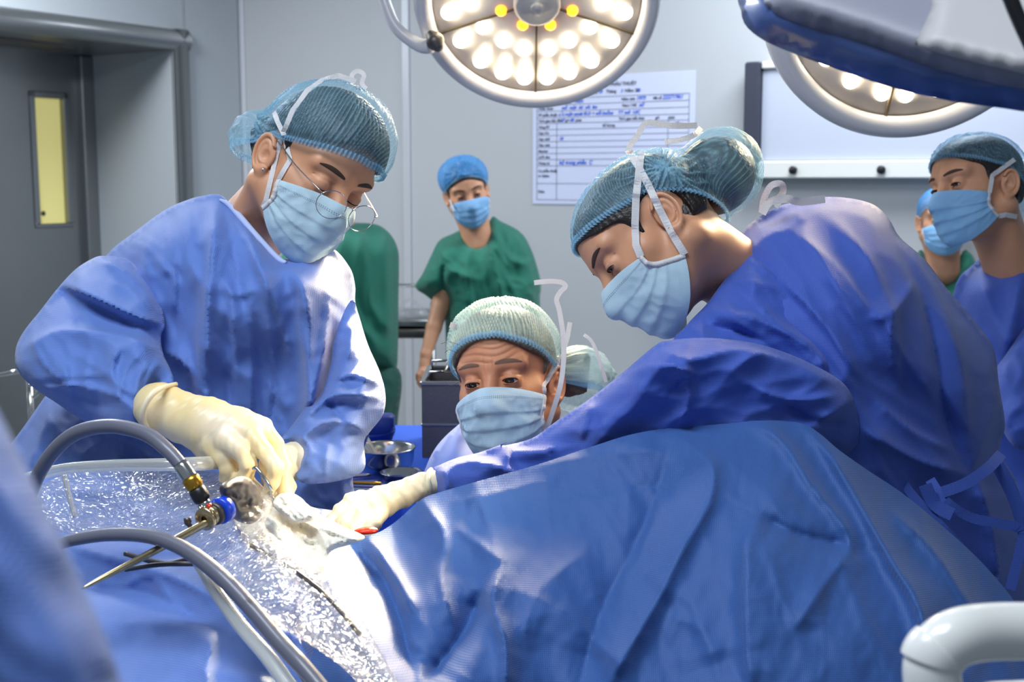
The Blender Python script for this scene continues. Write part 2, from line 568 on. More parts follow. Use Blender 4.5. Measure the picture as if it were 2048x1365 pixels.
def seg_dist(q, poly, closed=False):
    """unsigned dist, signed side, param along the polyline"""
    a = poly; b = np.roll(poly, -1, 0) if closed else None
    if not closed: a, b = poly[:-1], poly[1:]
    L = np.linalg.norm(b - a, axis=1); cum = np.concatenate([[0], np.cumsum(L)])
    best = np.full(len(q), 1e9); side = np.zeros(len(q)); par = np.zeros(len(q))
    for i in range(len(a)):
        ab = b[i] - a[i]
        t = np.clip(((q - a[i]) @ ab) / (ab @ ab + 1e-9), 0, 1)
        r = q - a[i] - t[:, None] * ab
        d = np.hypot(r[:, 0], r[:, 1])
        k = d < best
        best = np.where(k, d, best)
        side = np.where(k, ab[0] * r[:, 1] - ab[1] * r[:, 0], side)
        par = np.where(k, (cum[i] + t * L[i]) / cum[-1], par)
    return best, side, par


def foldh(q, folds):
    """fold lines: (points_px, amp_m, width_px_one_side, width_px_other_side)"""
    h = np.zeros(len(q))
    for f in folds:
        pts, amp, w1, w2 = f[:4]
        poly = catmull(np.array(pts, float), 5) if len(pts) > 2 else np.array(pts, float)
        box = (q[:, 0] > poly[:, 0].min() - 150) & (q[:, 0] < poly[:, 0].max() + 150) & (q[:, 1] > poly[:, 1].min() - 150) & (q[:, 1] < poly[:, 1].max() + 150)
        if not box.any(): continue
        d, s, t = seg_dist(q[box], poly)
        wv = np.where(s > 0, w2, w1)
        e = np.exp(-np.abs(d / wv) ** 1.1) * 1.45
        tp = np.clip(np.minimum(t, 1 - t) * 6, 0, 1) * .8 + .2
        if len(f) > 4: tp = np.clip((1 - t) * 4, 0, 1) if f[4] == 's' else np.clip(t * 4, 0, 1)
        h[box] += amp * e * tp
    return h


def inside(q, poly):
    x, y = q[:, 0], q[:, 1]
    c = np.zeros(len(q), bool)
    a = poly; b = np.roll(poly, -1, 0)
    for (x1, y1), (x2, y2) in zip(a, b):
        if y1 == y2: continue
        k = ((y1 > y) != (y2 > y)) & (x < (x2 - x1) * (y - y1) / (y2 - y1) + x1)
        c ^= k
    return c


def puff(name, outline, depth, T, m, parent=None, R=60, res=8, folds=(), cr=(), Tb=None, it=25, open_=False,
         sharp=False, base=None, fade=14, seed=0, exp=.5):
    """a sewn cloth volume: outline (px) at depth control points (px,py,d) swelling T metres to the front and Tb to the back"""
    o = np.array(outline, float)
    o = o if sharp else catmull(o, 6, True)
    o = resample(o, res * .8, True)
    lo, hi = o.min(0), o.max(0)
    gx = np.arange(lo[0], hi[0], res); gy = np.arange(lo[1], hi[1], res * .866)
    X, Y = np.meshgrid(gx, gy)
    X = X + (np.arange(len(gy)) % 2)[:, None] * res * .5
    q = np.stack([X.ravel(), Y.ravel()], 1)
    q = q[inside(q, o)]
    d, _, _ = seg_dist(q, o, True)
    q = q[d > res * .55]
    pts = np.vstack([o, q])
    n = len(o)
    r = delaunay_2d_cdt([Vector(p) for p in pts], [(i, (i + 1) % n) for i in range(n)], [], 1, 1e-4)
    pv = np.array([tuple(v) for v in r[0]])
    tri = np.array([f for f in r[2]], int)
    d, _, _ = seg_dist(pv, o, True)
    bd = d < 1e-2
    x = np.clip(d / R, 0, 1)
    s = np.clip(1 - (1 - x) ** 2, 0, 1) ** exp
    E = np.vstack([tri[:, [0, 1]], tri[:, [1, 2]], tri[:, [2, 0]]])
    E = np.vstack([E, E[:, ::-1]])
    deg = np.bincount(E[:, 0], minlength=len(pv)) + 1e-9
    for _ in range(it):
        a = np.bincount(E[:, 0], weights=s[E[:, 1]], minlength=len(pv)) / deg
        s = np.where(bd, 0, s * .4 + a * .6)
    D = tps(depth)(pv)
    fd = np.clip(d / fade, 0, 1) if not open_ else 1.0
    front = T * s + (foldh(pv, folds) + (crump(pv[:, 0], pv[:, 1], cr) if cr else 0)) * fd
    Vf = Pn(np.column_stack([pv, D - front]))
    # orientation of the faces toward the camera
    a, b, c = Vf[tri[:, 0]], Vf[tri[:, 1]], Vf[tri[:, 2]]
    if (np.cross(b - a, c - a) * (CO - a)).sum() < 0: tri = tri[:, ::-1]
    if open_:
        # a sheet with a little thickness
        n0 = len(pv)
        Vb = Pn(np.column_stack([pv, D - front + .0015]))
        rim = [[i, j] for i, j in zip(range(n), np.roll(np.arange(n), -1))]
        return mk(name, np.vstack([Vf]), tri.tolist(), m, parent, base=base)
    Tb = T if Tb is None else Tb
    idx = np.full(len(pv), -1)
    ii = np.where(~bd)[0]
    idx[ii] = len(pv) + np.arange(len(ii))
    idx[bd] = np.where(bd)[0]
    Vb = Pn(np.column_stack([pv[ii], D[ii] + Tb * s[ii]]))
    F = tri.tolist() + idx[tri[:, ::-1]].tolist()
    return mk(name, np.vstack([Vf, Vb]), F, m, parent, base=base)


# ------------------------------------------------------------------ implicit surfaces
def sell(p, c, r):
    q = (p - np.array(c)) / np.array(r)
    k0 = np.linalg.norm(q, axis=1); k1 = np.linalg.norm(q / np.array(r), axis=1) + 1e-9
    return k0 * (k0 - 1) / k1


def scone(p, a, b, ra, rb):
    a = np.array(a, float); ba = np.array(b, float) - a
    t = np.clip(((p - a) @ ba) / (ba @ ba + 1e-12), 0, 1)
    return np.linalg.norm(p - a - t[:, None] * ba, axis=1) - (ra + (rb - ra) * t)


def smin(a, b, k):
    h = np.clip(.5 + .5 * (b - a) / k, 0, 1)
    return b + (a - b) * h - k * h * (1 - h)


def smax(a, b, k): return -smin(-a, -b, k)


def nets(f, lo, hi, h, refine=2):
    lo = np.array(lo, float); hi = np.array(hi, float)
    n = np.ceil((hi - lo) / h).astype(int) + 1
    ax = [lo[i] + np.arange(n[i]) * h for i in range(3)]
    X, Y, Z = np.meshgrid(*ax, indexing='ij')
    pts = np.stack([X.ravel(), Y.ravel(), Z.ravel()], 1)
    v = np.concatenate([f(pts[i:i + 400000]) for i in range(0, len(pts), 400000)]).reshape(n)
    S = np.zeros(tuple(n - 1) + (3,)); C = np.zeros(tuple(n - 1))
    cells = n - 1
    for a in range(3):
        b, c = (a + 1) % 3, (a + 2) % 3
        for ob in (0, 1):
            for oc in (0, 1):
                sl0 = [slice(None)] * 3; sl1 = [slice(None)] * 3
                sl0[a] = slice(0, cells[a]); sl1[a] = slice(1, cells[a] + 1)
                sl0[b] = sl1[b] = slice(ob, ob + cells[b]); sl0[c] = sl1[c] = slice(oc, oc + cells[c])
                v0 = v[tuple(sl0)]; v1 = v[tuple(sl1)]
                cr = (v0 < 0) != (v1 < 0)
                t = np.where(cr, v0 / (v0 - v1 + 1e-20), 0)
                S[..., a] += np.where(cr, t, 0); S[..., b] += cr * ob; S[..., c] += cr * oc
                C += cr
    act = C > 0
    idx = np.full(tuple(cells), -1); idx[act] = np.arange(act.sum())
    I = np.argwhere(act)
    V = lo + (I + S[act] / C[act][:, None]) * h
    F = []
    for a in range(3):
        b, c = (a + 1) % 3, (a + 2) % 3
        sl0 = [slice(None)] * 3; sl1 = [slice(None)] * 3
        sl0[a] = slice(0, cells[a]); sl1[a] = slice(1, cells[a] + 1)
        for q in (b, c): sl0[q] = sl1[q] = slice(1, cells[q])
        v0 = v[tuple(sl0)]; v1 = v[tuple(sl1)]
        cr = np.argwhere((v0 < 0) != (v1 < 0))
        if not len(cr): continue
        neg = v0[tuple(cr.T)] < 0
        g = cr.copy(); g[:, b] += 1; g[:, c] += 1

        def cell(db, dc):
            k = g.copy(); k[:, b] -= db; k[:, c] -= dc
            return idx[tuple(k.T)]
        quad = np.stack([cell(1, 1), cell(0, 1), cell(0, 0), cell(1, 0)], 1)
        quad[~neg] = quad[~neg][:, ::-1]
        F.append(quad)
    F = np.concatenate(F)
    F = F[(F >= 0).all(1)]
    e = h * .2
    for _ in range(refine):
        s = f(V)
        gr = np.stack([f(V + np.eye(3)[k] * e) - f(V - np.eye(3)[k] * e) for k in range(3)], 1) / (2 * e)
        gl = (gr ** 2).sum(1) + .05
        V = V - np.clip(s / gl, -h, h)[:, None] * gr
    return V, F


def march(f, o, d, t0=.25, it=60):
    """from far outside back along -d towards o; returns the radius of the surface"""
    t = np.full(len(d), t0)
    for _ in range(it):
        s = f(o + d * t[:, None])
        t = np.maximum(t - s * .8, .001)
    return t


# ------------------------------------------------------------------ the room
C0 = P(492, 500, 6.5); C0 = np.array([C0[0], C0[1], 0.0])          # corner of side wall and back wall
AB = unit(np.array([0.848, -0.53, 0.0]))                            # along the back wall, to the right
AL = -unit(np.array([0.53, 0.848, 0.0]))                            # along the side wall, towards the viewer
NB = np.array([-AB[1], AB[0], 0.0])                                 # out of the room, behind the back wall
NL = np.array([AL[1], -AL[0], 0.0]); NL = NL if NL[0] < 0 else -NL  # out of the room, behind the side wall
UZ = np.array([0, 0, 1.0])
HC = 2.9


def wpt(px, py, o=C0, n=NB):
    """point of a wall plane seen at a pixel"""
    d = P(px, py, 1.0) - CO
    return CO + d * (np.dot(np.asarray(o) - CO, n) / np.dot(d, n))


def bk(px, py):
    p = wpt(px, py); return np.dot(p - C0, AB), p[2]


def sd(px, py):
    p = wpt(px, py, C0, NL); return np.dot(p - C0, AL), p[2]


def slab(name, o, ax, s0, s1, z0, z1, n, th, m, parent=None, off=0.0, bev=0.0):
    c = o + ax * (s0 + s1) / 2 + UZ * (z0 + z1) / 2 + n * (off + th / 2)
    V, F = box_geo(c, (abs(s1 - s0), th, abs(z1 - z0)), [ax, np.cross(UZ, ax), UZ], bev)
    return mk(name, V, F, m, parent, smooth=False)


def st(o):
    o['kind'] = 'structure'; return o


st(slab('wall_back', C0, AB, -.0, 6.5, 0, HC, NB, .12, M['wall']))
# side wall with the door recess cut out
sJ, zT = sd(372, 62)           # outer corner of the door frame
sJ2, _ = sd(338, 200)
FW = 0.10
s_in = sJ + FW
z_in = zT - FW
DW = 1.75
st(slab('wall_left', C0, AL, 0, sJ + .02, 0, HC, NL, .12, M['wall_l']))
mbw = MB()
o_ = C0
for (a, b, z0, z1) in ((sJ, s_in + DW + 1.6, zT - .03, HC), (s_in + DW + .06, s_in + DW + 1.6, 0, zT)):
    V, F = box_geo(o_ + AL * (a + b) / 2 + UZ * (z0 + z1) / 2 + NL * .06, (abs(b - a), .12, z1 - z0), [AL, np.cross(UZ, AL), UZ])
    mbw.add(V, F)
st(mbw.build('wall_left', M['wall_l'], smooth=False))
fl = mk('floor', [(-6, -1.5, 0), (6, -1.5, 0), (6, 9, 0), (-6, 9, 0), (-6, -1.5, -.05), (6, -1.5, -.05), (6, 9, -.05), (-6, 9, -.05)],
        [(0, 1, 2, 3), (7, 6, 5, 4), (0, 4, 5, 1), (1, 5, 6, 2), (2, 6, 7, 3), (3, 7, 4, 0)], M['floor'], smooth=False)
st(fl)
V, F = box_geo((0, 3.6, HC + .03), (9, 8.5, .06))
st(mk('ceiling', V, F, M['ceil'], smooth=False))
# door recess: reveals, soffit, stainless frame, sliding leaf with a narrow window
RD = .60
cdepth = NL
mb = MB()
V, F = box_geo(C0 + AL * (s_in - .03) + UZ * z_in / 2 + NL * (RD / 2 + .0), (.06, RD + .02, z_in), [AL, NL, UZ]); mb.add(V, F)
st(mb.build('trim_1', M['wall_l'], smooth=False))['label'] = 'right reveal of the door recess'
V, F = box_geo(C0 + AL * (s_in + DW / 2) + UZ * (z_in + .02) + NL * (RD / 2 + .0), (DW + .1, RD + .02, .04), [AL, NL, UZ])
st(mk('trim_2', V, F, M['steel'], smooth=False))['label'] = 'soffit of the door recess'
V, F = box_geo(C0 + AL * (s_in + DW * .48) + UZ * (z_in - .004) + NL * (RD / 2 + .02), (.9, .22, .02), [AL, NL, UZ], .004)
st(mk('trim_3', V, F, M['steel_d'], smooth=False))['label'] = 'dark track cover under the soffit'


def halfround(a, b, n, wdt, name, lab):
    # rounded stainless casing bar from a to b
    T = unit(b - a); W = unit(np.cross(T, n))
    k = 10
    V = []
    for p in (a, b):
        for i in range(k + 1):
            t = math.pi * i / k
            V.append(p + W * math.cos(t) * wdt / 2 - n * math.sin(t) * wdt * .42)
    F = [[i, i + 1, k + 2 + i, k + 1 + i] for i in range(k)] + [list(range(k + 1)), list(range(k + 1, 2 * k + 2))[::-1], [0, k + 1, 2 * k + 1, k]]
    o = st(mk(name, V, F, M['steel']))
    o['label'] = lab


pj = C0 + AL * (sJ + FW / 2)
halfround(pj + UZ * 0.0, pj + UZ * (zT), NL, FW * 1.02, 'trim_4', 'rounded stainless upright of the door frame')
ph = C0 + AL * sJ + UZ * (zT - FW / 2)
halfround(ph, ph + AL * (DW + .3), NL, FW * 1.02, 'trim_5', 'rounded stainless head of the door frame')
V, F = box_geo(C0 + AL * (s_in + .03) + UZ * (z_in) / 2 + NL * (RD - .01), (.09, .05, z_in), [AL, NL, UZ], .006)
st(mk('trim_6', V, F, M['steel'], smooth=False))['label'] = 'steel stop beside the door leaf'
# leaf
oL = C0 + NL * (RD + .03)
sL0 = np.dot(wpt(186, 300, oL, NL) - C0, AL)
wx = [wpt(62, 197, oL, NL), wpt(119, 205, oL, NL), wpt(72, 448, oL, NL)]
ws0, ws1 = np.dot(wx[1] - C0, AL), np.dot(wx[0] - C0, AL)
wz1, wz0 = wx[0][2] + .005, wx[2][2]
door = empty('door_1', C0 + AL * (s_in + DW / 2) + NL * (RD + .03), None, None)
door['kind'] = 'structure'
mb = MB()
for (a, b, z0, z1) in ((sL0, ws0, .01, z_in), (ws1, sL0 + DW, .01, z_in), (ws0, ws1, .01, wz0), (ws0, ws1, wz1, z_in)):
    V, F = box_geo(oL + AL * (a + b) / 2 + UZ * (z0 + z1) / 2, (abs(b - a), .045, z1 - z0), [AL, NL, UZ]); mb.add(V, F)
mb.build('door_leaf', M['steel'], door, smooth=False)
mb = MB()
for (a, b, z0, z1) in ((ws0 - .03, ws0, wz0 - .0, wz1 + .03), (ws1, ws1 + .03, wz0 - .0, wz1 + .03), (ws0 - .03, ws1 + .03, wz1, wz1 + .03), (ws0 - .03, ws1 + .03, wz0 - .02, wz0)):
    V, F = box_geo(oL + AL * (a + b) / 2 + UZ * (z0 + z1) / 2 - NL * .024, (abs(b - a), .02, z1 - z0), [AL, NL, UZ], .004); mb.add(V, F)
mb.build('window_frame', M['steel'], door, smooth=False)
V, F = box_geo(oL + AL * (ws0 + ws1) / 2 + UZ * (wz0 + wz1) / 2 + NL * .005, (ws1 - ws0, .01, wz1 - wz0), [AL, NL, UZ])
mk('window_pane', V, F, M['pane'], door, smooth=False)
V, F = lathe_geo([(0, 0), (.012, 0), (.012, .004), (0, .004)], wpt(85, 427, oL, NL) - NL * .004, -NL, 16)
mk('lock_button', V, F, M['steel_d'], door)
V, F = box_geo(oL + AL * (sL0 - .012) + UZ * z_in / 2 - NL * .0, (.02, .05, z_in), [AL, NL, UZ])
mk('rubber_seal', V, F, M['black'], door, smooth=False)
# panel seams
for i, (px, wd) in enumerate(((492, .028), (815, .04))):
    s, _ = bk(px, 300)
    o = st(slab('trim_%d' % (7 + i), C0, AB, s - wd / 2, s + wd / 2, 0, HC, NB, .012, M['seam'], off=-.012, bev=.004))
    o['label'] = 'bright vertical joint strip of the wall panels'
st(slab('baseboard_back', C0, AB, 0, 6.4, 0, .10, NB, .015, M['steel'], off=-.015))

# ------------------------------------------------------------------ wall chart with printed form and pen writing
s0, z0 = bk(1066, 408); s1, z1 = bk(1393, 141)
zb = z0; zt = z1
chart = empty('wall_chart', C0 + AB * (s0 + s1) / 2 + UZ * zb - NB * .004, 'white form board with ruled rows and blue pen writing on the back wall', 'chart')
slab('board', C0, AB, s0, s1, zb, zt, NB, .004, M['paper'], chart, off=-.005, bev=.001)
SW, SH = s1 - s0, zt - zb


def lpt(u, v, o=-.0062):
    return C0 + AB * (s0 + u * SW) + UZ * (zb + v * SH) + NB * o


lines = MB()


def ln(u0, v0, u1, v1, t=.0016):
    a, b = lpt(u0, v0), lpt(u1, v1)
    c = (a + b) / 2
    V, F = box_geo(c, (np.linalg.norm((b - a)[:2]) + t, .0006, abs(b[2] - a[2]) + t), [AB, NB, UZ]); lines.add(V, F)


rows = [.765, .705, .655, .603, .55, .49, .437, .385, .333, .283, .235, .19, .14][0:1] + [.765 - .0515 * k for k in range(1, 5)]
vrow = [.835, .785, .735, .685, .64, .592, .545, .497, .45, .403, .355, .305, .165, .035]
for v in vrow: ln(.03, v, .965, v)
ln(.03, .035, .03, .835); ln(.965, .035, .965, .835)
ln(.16, .035, .16, .64); ln(.845, .305, .845, .64)
lines.build('ruled_lines', M['ink'], chart, smooth=False)


def text(body, u, v, size, m, name, parent, f=lpt, italic=0.0, bold=0.0):
    c = bpy.data.curves.new(name, 'FONT')
    c.body = body; c.size = size; c.shear = italic; c.offset = bold; c.extrude = .0003
    o = bpy.data.objects.new(name, c)
    SC.collection.objects.link(o)
    dg = bpy.context.evaluated_depsgraph_get()
    me = bpy.data.meshes.new_from_object(o.evaluated_get(dg))
    bpy.data.objects.remove(o)
    V = np.array([tuple(x.co) for x in me.vertices])
    if not len(V): return
    F = [list(p.vertices) for p in me.polygons]
    p0 = f(u, v)
    W = p0 + V[:, :1] * AB + V[:, 1:2] * UZ - V[:, 2:3] * NB
    bpy.data.meshes.remove(me)
    return mk(name, W, F, m, parent, smooth=False)


TX = SH * .036
text('PHIẾU THEO DÕI PHẪU THUẬT', .29, .915, TX * 1.0, M['ink'], 'printed_title', chart, bold=.0006)
[text(a_, b_, .862, TX, M['ink'], 'printed_text', chart, bold=.0004) for a_, b_ in (('Ngày', .365), ('Tháng', .47), ('Năm 20', .585))]
for s_, u, v in (('Họ Tên NB', .04, .795), ('Năm sinh', .565, .80), ('Mã số', .755, .80), ('Chẩn đoán', .04, .747), ('Nam / Nữ', .57, .752),
                 ('PP phẫu thuật', .04, .697), ('Thời gian bắt đầu', .04, .65), ('giờ', .215, .65), ('phút', .28, .65), ('Thời gian kết thúc', .55, .652), ('giờ', .77, .652), ('phút', .845, .652),
                 ('Vòng BT', .04, .602), ('Số lượng', .45, .604), ('Tổng', .885, .604), ('Gạc lớn', .04, .555), ('Gạc nhỏ', .04, .507),
                 ('Gạc mét', .04, .46), ('Mecher', .04, .412), ('Lưỡi dao', .04, .365), ('Dụng cụ', .04, .317), ('Ca phẫu thuật', .04, .255), ('sơ khám', .04, .215), ('Khác', .04, .09)):
    text(s_, u, v, TX * .82, M['ink'], 'printed_text', chart, bold=.0004)
for s_, u, v, k in (('29', .425, .862, 1), ('3', .56, .862, 1), ('22', .655, .862, 1), ('LÊ   THỊ   VÂN', .155, .795, 1.15), ('1973', .655, .80, 1.2), ('22271961', .81, .80, 1.3),
                    ('mổ  ruột  dư  sỏi  âm', .19, .747, 1.1), ('nữ', .67, .75, 1.2), ('cắt ruột ngoài Đ.D + nối buồng    TT mở  U/C', .17, .697, 1.15), ('07', .185, .65, 1.1), ('00', .245, .65, 1.1),
                    ('10', .175, .507, 1.1), ('bộ trung phẫu  C', .175, .317, 1.3)):
    text(s_, u, v, TX * .9 * k, M['pen'], 'pen_writing', chart, italic=.25, bold=.0006)

# ------------------------------------------------------------------ film viewer box
s0v, zb_ = bk(1500, 358); _, zt_ = bk(1502, 128)
s1v = s0v + 1.35
vb = empty('film_viewer', C0 + AB * (s0v + s1v) / 2 + UZ * zb_ - NB * .05, 'long white light box for x-ray films with a dark end cap on the back wall', 'light box')
sE, _ = bk(1531, 300)
slab('end_cap', C0, AB, s0v, sE, zb_, zt_, NB, .09, M['viewer_d'], vb, off=-.09, bev=.006)
slab('screen', C0, AB, sE + .001, s1v, zb_ + .07, zt_ - .03, NB, .06, M['viewer'], vb, off=-.06, bev=.004)
slab('top_rail', C0, AB, sE + .001, s1v, zt_ - .029, zt_ - .0, NB, .075, M['white_p'], vb, off=-.075, bev=.005)
slab('lower_panel', C0, AB, sE + .001, s1v, zb_ + .002, zb_ + .069, NB, .085, M['white_p'], vb, off=-.085, bev=.005)
for px in (1601, 1775, 1950):
    s, z = bk(px, 355)
    V, F = lathe_geo([(0, 0), (.016, 0), (.016, .012), (.013, .016), (0, .016)], C0 + AB * s + UZ * (zb_ + .034) - NB * .085, -NB, 20)
    mk('knob', V, F, M['black'], vb)

# ------------------------------------------------------------------ surgical lamps
RI = RC


def surgical_lamp(label, px, py, d, R, nc, rings, spokes, seed=0):
    o = P(px, py, d)
    n = unit(RI @ np.array(nc, float))            # facing direction
    e1 = unit(RI @ np.array([1.0, 0, 0])); e1 = unit(e1 - n * np.dot(e1, n))
    e2 = np.cross(n, e1)
    if e2[2] > 0: e2 = -e2                         # e2 points to the lower edge
    t = empty('surgical_lamp', o, label, 'surgical lamp', 'surgical lamps over the operating table')
    V, F = lathe_geo([(.845 * R, .012), (.85 * R, -.004), (.90 * R, -.016), (.955 * R, -.014), (.99 * R, .004), (R, .03), (.985 * R, .058), (.93 * R, .075),
                      (.6 * R, .10), (.2 * R, .11), (0.001, .11)], o, -n, 96)
    mk('housing', V, F, M['lamp_w'], t)
    V, F = lathe_geo([(.001, .014), (.2 * R, .014), (.86 * R, .014), (.86 * R, .03), (.001, .03)], o, -n, 96)
    mk('lens_plate', V, F, M['lens'], t)
    for a in spokes:
        a = math.radians(a)
        dr = e1 * math.sin(a) + e2 * math.cos(a)
        V, F = box_geo(o + dr * R * .5 + n * -.011, (R * .70, .006, .006), [dr, np.cross(n, dr), n], .001)
        mk('divider', V, F, M['spoke'], t, smooth=False)
    for r, angs, kind, rr in rings:
        for a in angs:
            a = math.radians(a)
            c = o + (e1 * math.sin(a) + e2 * math.cos(a)) * r * R - n * .013
            V, F = lathe_geo([(rr, -.001), (rr * .98, .004), (rr * .8, .009), (rr * .4, .0125), (.0005, .0135)], c, n, 20)
            mk('led', V, F, M['led_o' if kind else 'led'], t)
    V, F = lathe_geo([(.19 * R, .012), (.19 * R, -.004), (.16 * R, -.012), (.05 * R, -.014), (.05 * R, -.03), (.001, -.032)], o, -n, 40)
    mk('hub', V, F, M['lamp_l'], t)
    return t, o, n, e1, e2


def sym(a): return list(a) + [-x for x in a]


L1, o1, n1, e11, e21 = surgical_lamp('round white surgical lamp with glowing white and amber leds, top centre', 1074, 8, 2.98, .301, (0, -.71, -.70),
    [(.72, sym([7.6, 23, 40, 60, 82, 100, 118, 137, 155, 172]), 0, .0185), (.455, sym([13, 37]), 0, .017), (.50, sym([62]), 0, .017), (.55, sym([88, 125, 150]), 0, .017),
     (.24, sym([28]), 1, .014), (.30, sym([74]), 1, .014), (.46, sym([110, 140, 165]), 0, .016)], [0, 70, -70, 142, -142])
# yoke arm and clamp at its left
a = np.array([(752, -60, 3.02, 11), (772, 10, 3.02, 12), (795, 58, 3.02, 12), (838, 90, 3.02, 14), (862, 92, 3.0, 15)], float)
ptube('yoke_arm', a, M['lamp_w'], L1, 16)
ptube('pivot_cap', [(858, 66, 2.99, 8), (868, 78, 2.985, 17), (872, 86, 2.98, 18), (880, 98, 2.975, 9)], M['steel_d'], L1, 16)
L2, o2, n2, e12, e22 = surgical_lamp('second round surgical lamp whose lower rim shows under the grey housing', 1842, -20, 2.35, .300, (0.02, -.87, -.49),
    [(.70, [2, 19, -11, -30.5, -50, 37, 55, 75, -70, 95, -90, 115, -115, 140, -140, 165, -165], 0, .0155)], [-6, 66, 138, -78, -150])
nr = empty('surgical_lamp', P(2050, -100, 1.15), 'large out-of-focus blue-grey lamp housing in the top right corner', 'surgical lamp', 'surgical lamps over the operating table')
# near housing: a thick rounded shell seen from its back
ho = [(1484, -40), (1482, 20), (1492, 52), (1530, 82), (1600, 112), (1700, 148), (1800, 180), (1900, 202), (2000, 216), (2100, 228), (2300, 230), (2500, 120), (2560, -100), (2400, -400), (1900, -480), (1600, -300)]
puff('rim', ho, [(1500, 0, 1.15), (2050, 200, 1.02), (2400, -200, 1.05), (1700, -300, 1.2)], .05, M['lamp_b'], nr, R=70, res=16, Tb=.04, it=10)
hb = [(1534, -20), (1540, 14), (1560, 32), (1620, 55), (1750, 96), (1850, 130), (1950, 158), (2060, 178), (2250, 180), (2420, 80), (2460, -100), (2350, -340), (1900, -410), (1650, -260)]
puff('back_shell', hb, [(1500, 0, 1.105), (2050, 200, .975), (2400, -200, 1.005), (1700, -300, 1.155)], .03, M['lamp_g'], nr, R=40, res=14, Tb=.02, it=6)
hc = [(1884, -30), (1862, 20), (1832, 84), (1836, 92), (1900, 112), (2000, 136), (2080, 150), (2200, 140), (2230, -40), (2100, -200)]
puff('cover_plate', hc, [(1500, 0, 1.065), (2050, 200, .935), (2400, -200, .965), (1700, -300, 1.115)], .012, M['lamp_l'], nr, R=16, res=12, Tb=.02, it=3)
ptube('arm', [(2000, -60, .9, 16), (2030, 20, .9, 15), (2062, 90, .9, 15), (2100, 160, .9, 16)], M['black'], nr)
# white tubular handle low in the right corner
wh = empty('white_handle', P(2048, 1300, .8), 'glossy white curved tube handle in the bottom right corner', 'handle')
ptube('tube', [(2260, 1262, .84, 56), (2120, 1264, .82, 57), (1990, 1264, .81, 57), (1910, 1278, .8, 57), (1868, 1320, .8, 57), (1866, 1380, .8, 57), (1880, 1500, .8, 57)], M['white_p'], wh, 28, 8)
ptube('grip_ring', [(1878, 1298, .8, 60), (1870, 1306, .8, 61), (1864, 1316, .8, 61), (1861, 1325, .8, 60)], M['white_p'], wh, 28, 3)
ptube('inner_tube', [(2260, 1400, .86, 40), (2050, 1404, .85, 42), (1960, 1420, .84, 42), (1930, 1500, .84, 42)], M['white_p'], wh, 24, 8)


# ------------------------------------------------------------------ heads, caps, masks
def fixwind(V, F):
    F = np.asarray(F)
    a, b, c = V[F[:, 0]], V[F[:, 1]], V[F[:, 2]]
    if (a * np.cross(b, c)).sum() < 0: F = F[:, ::-1]
    return F


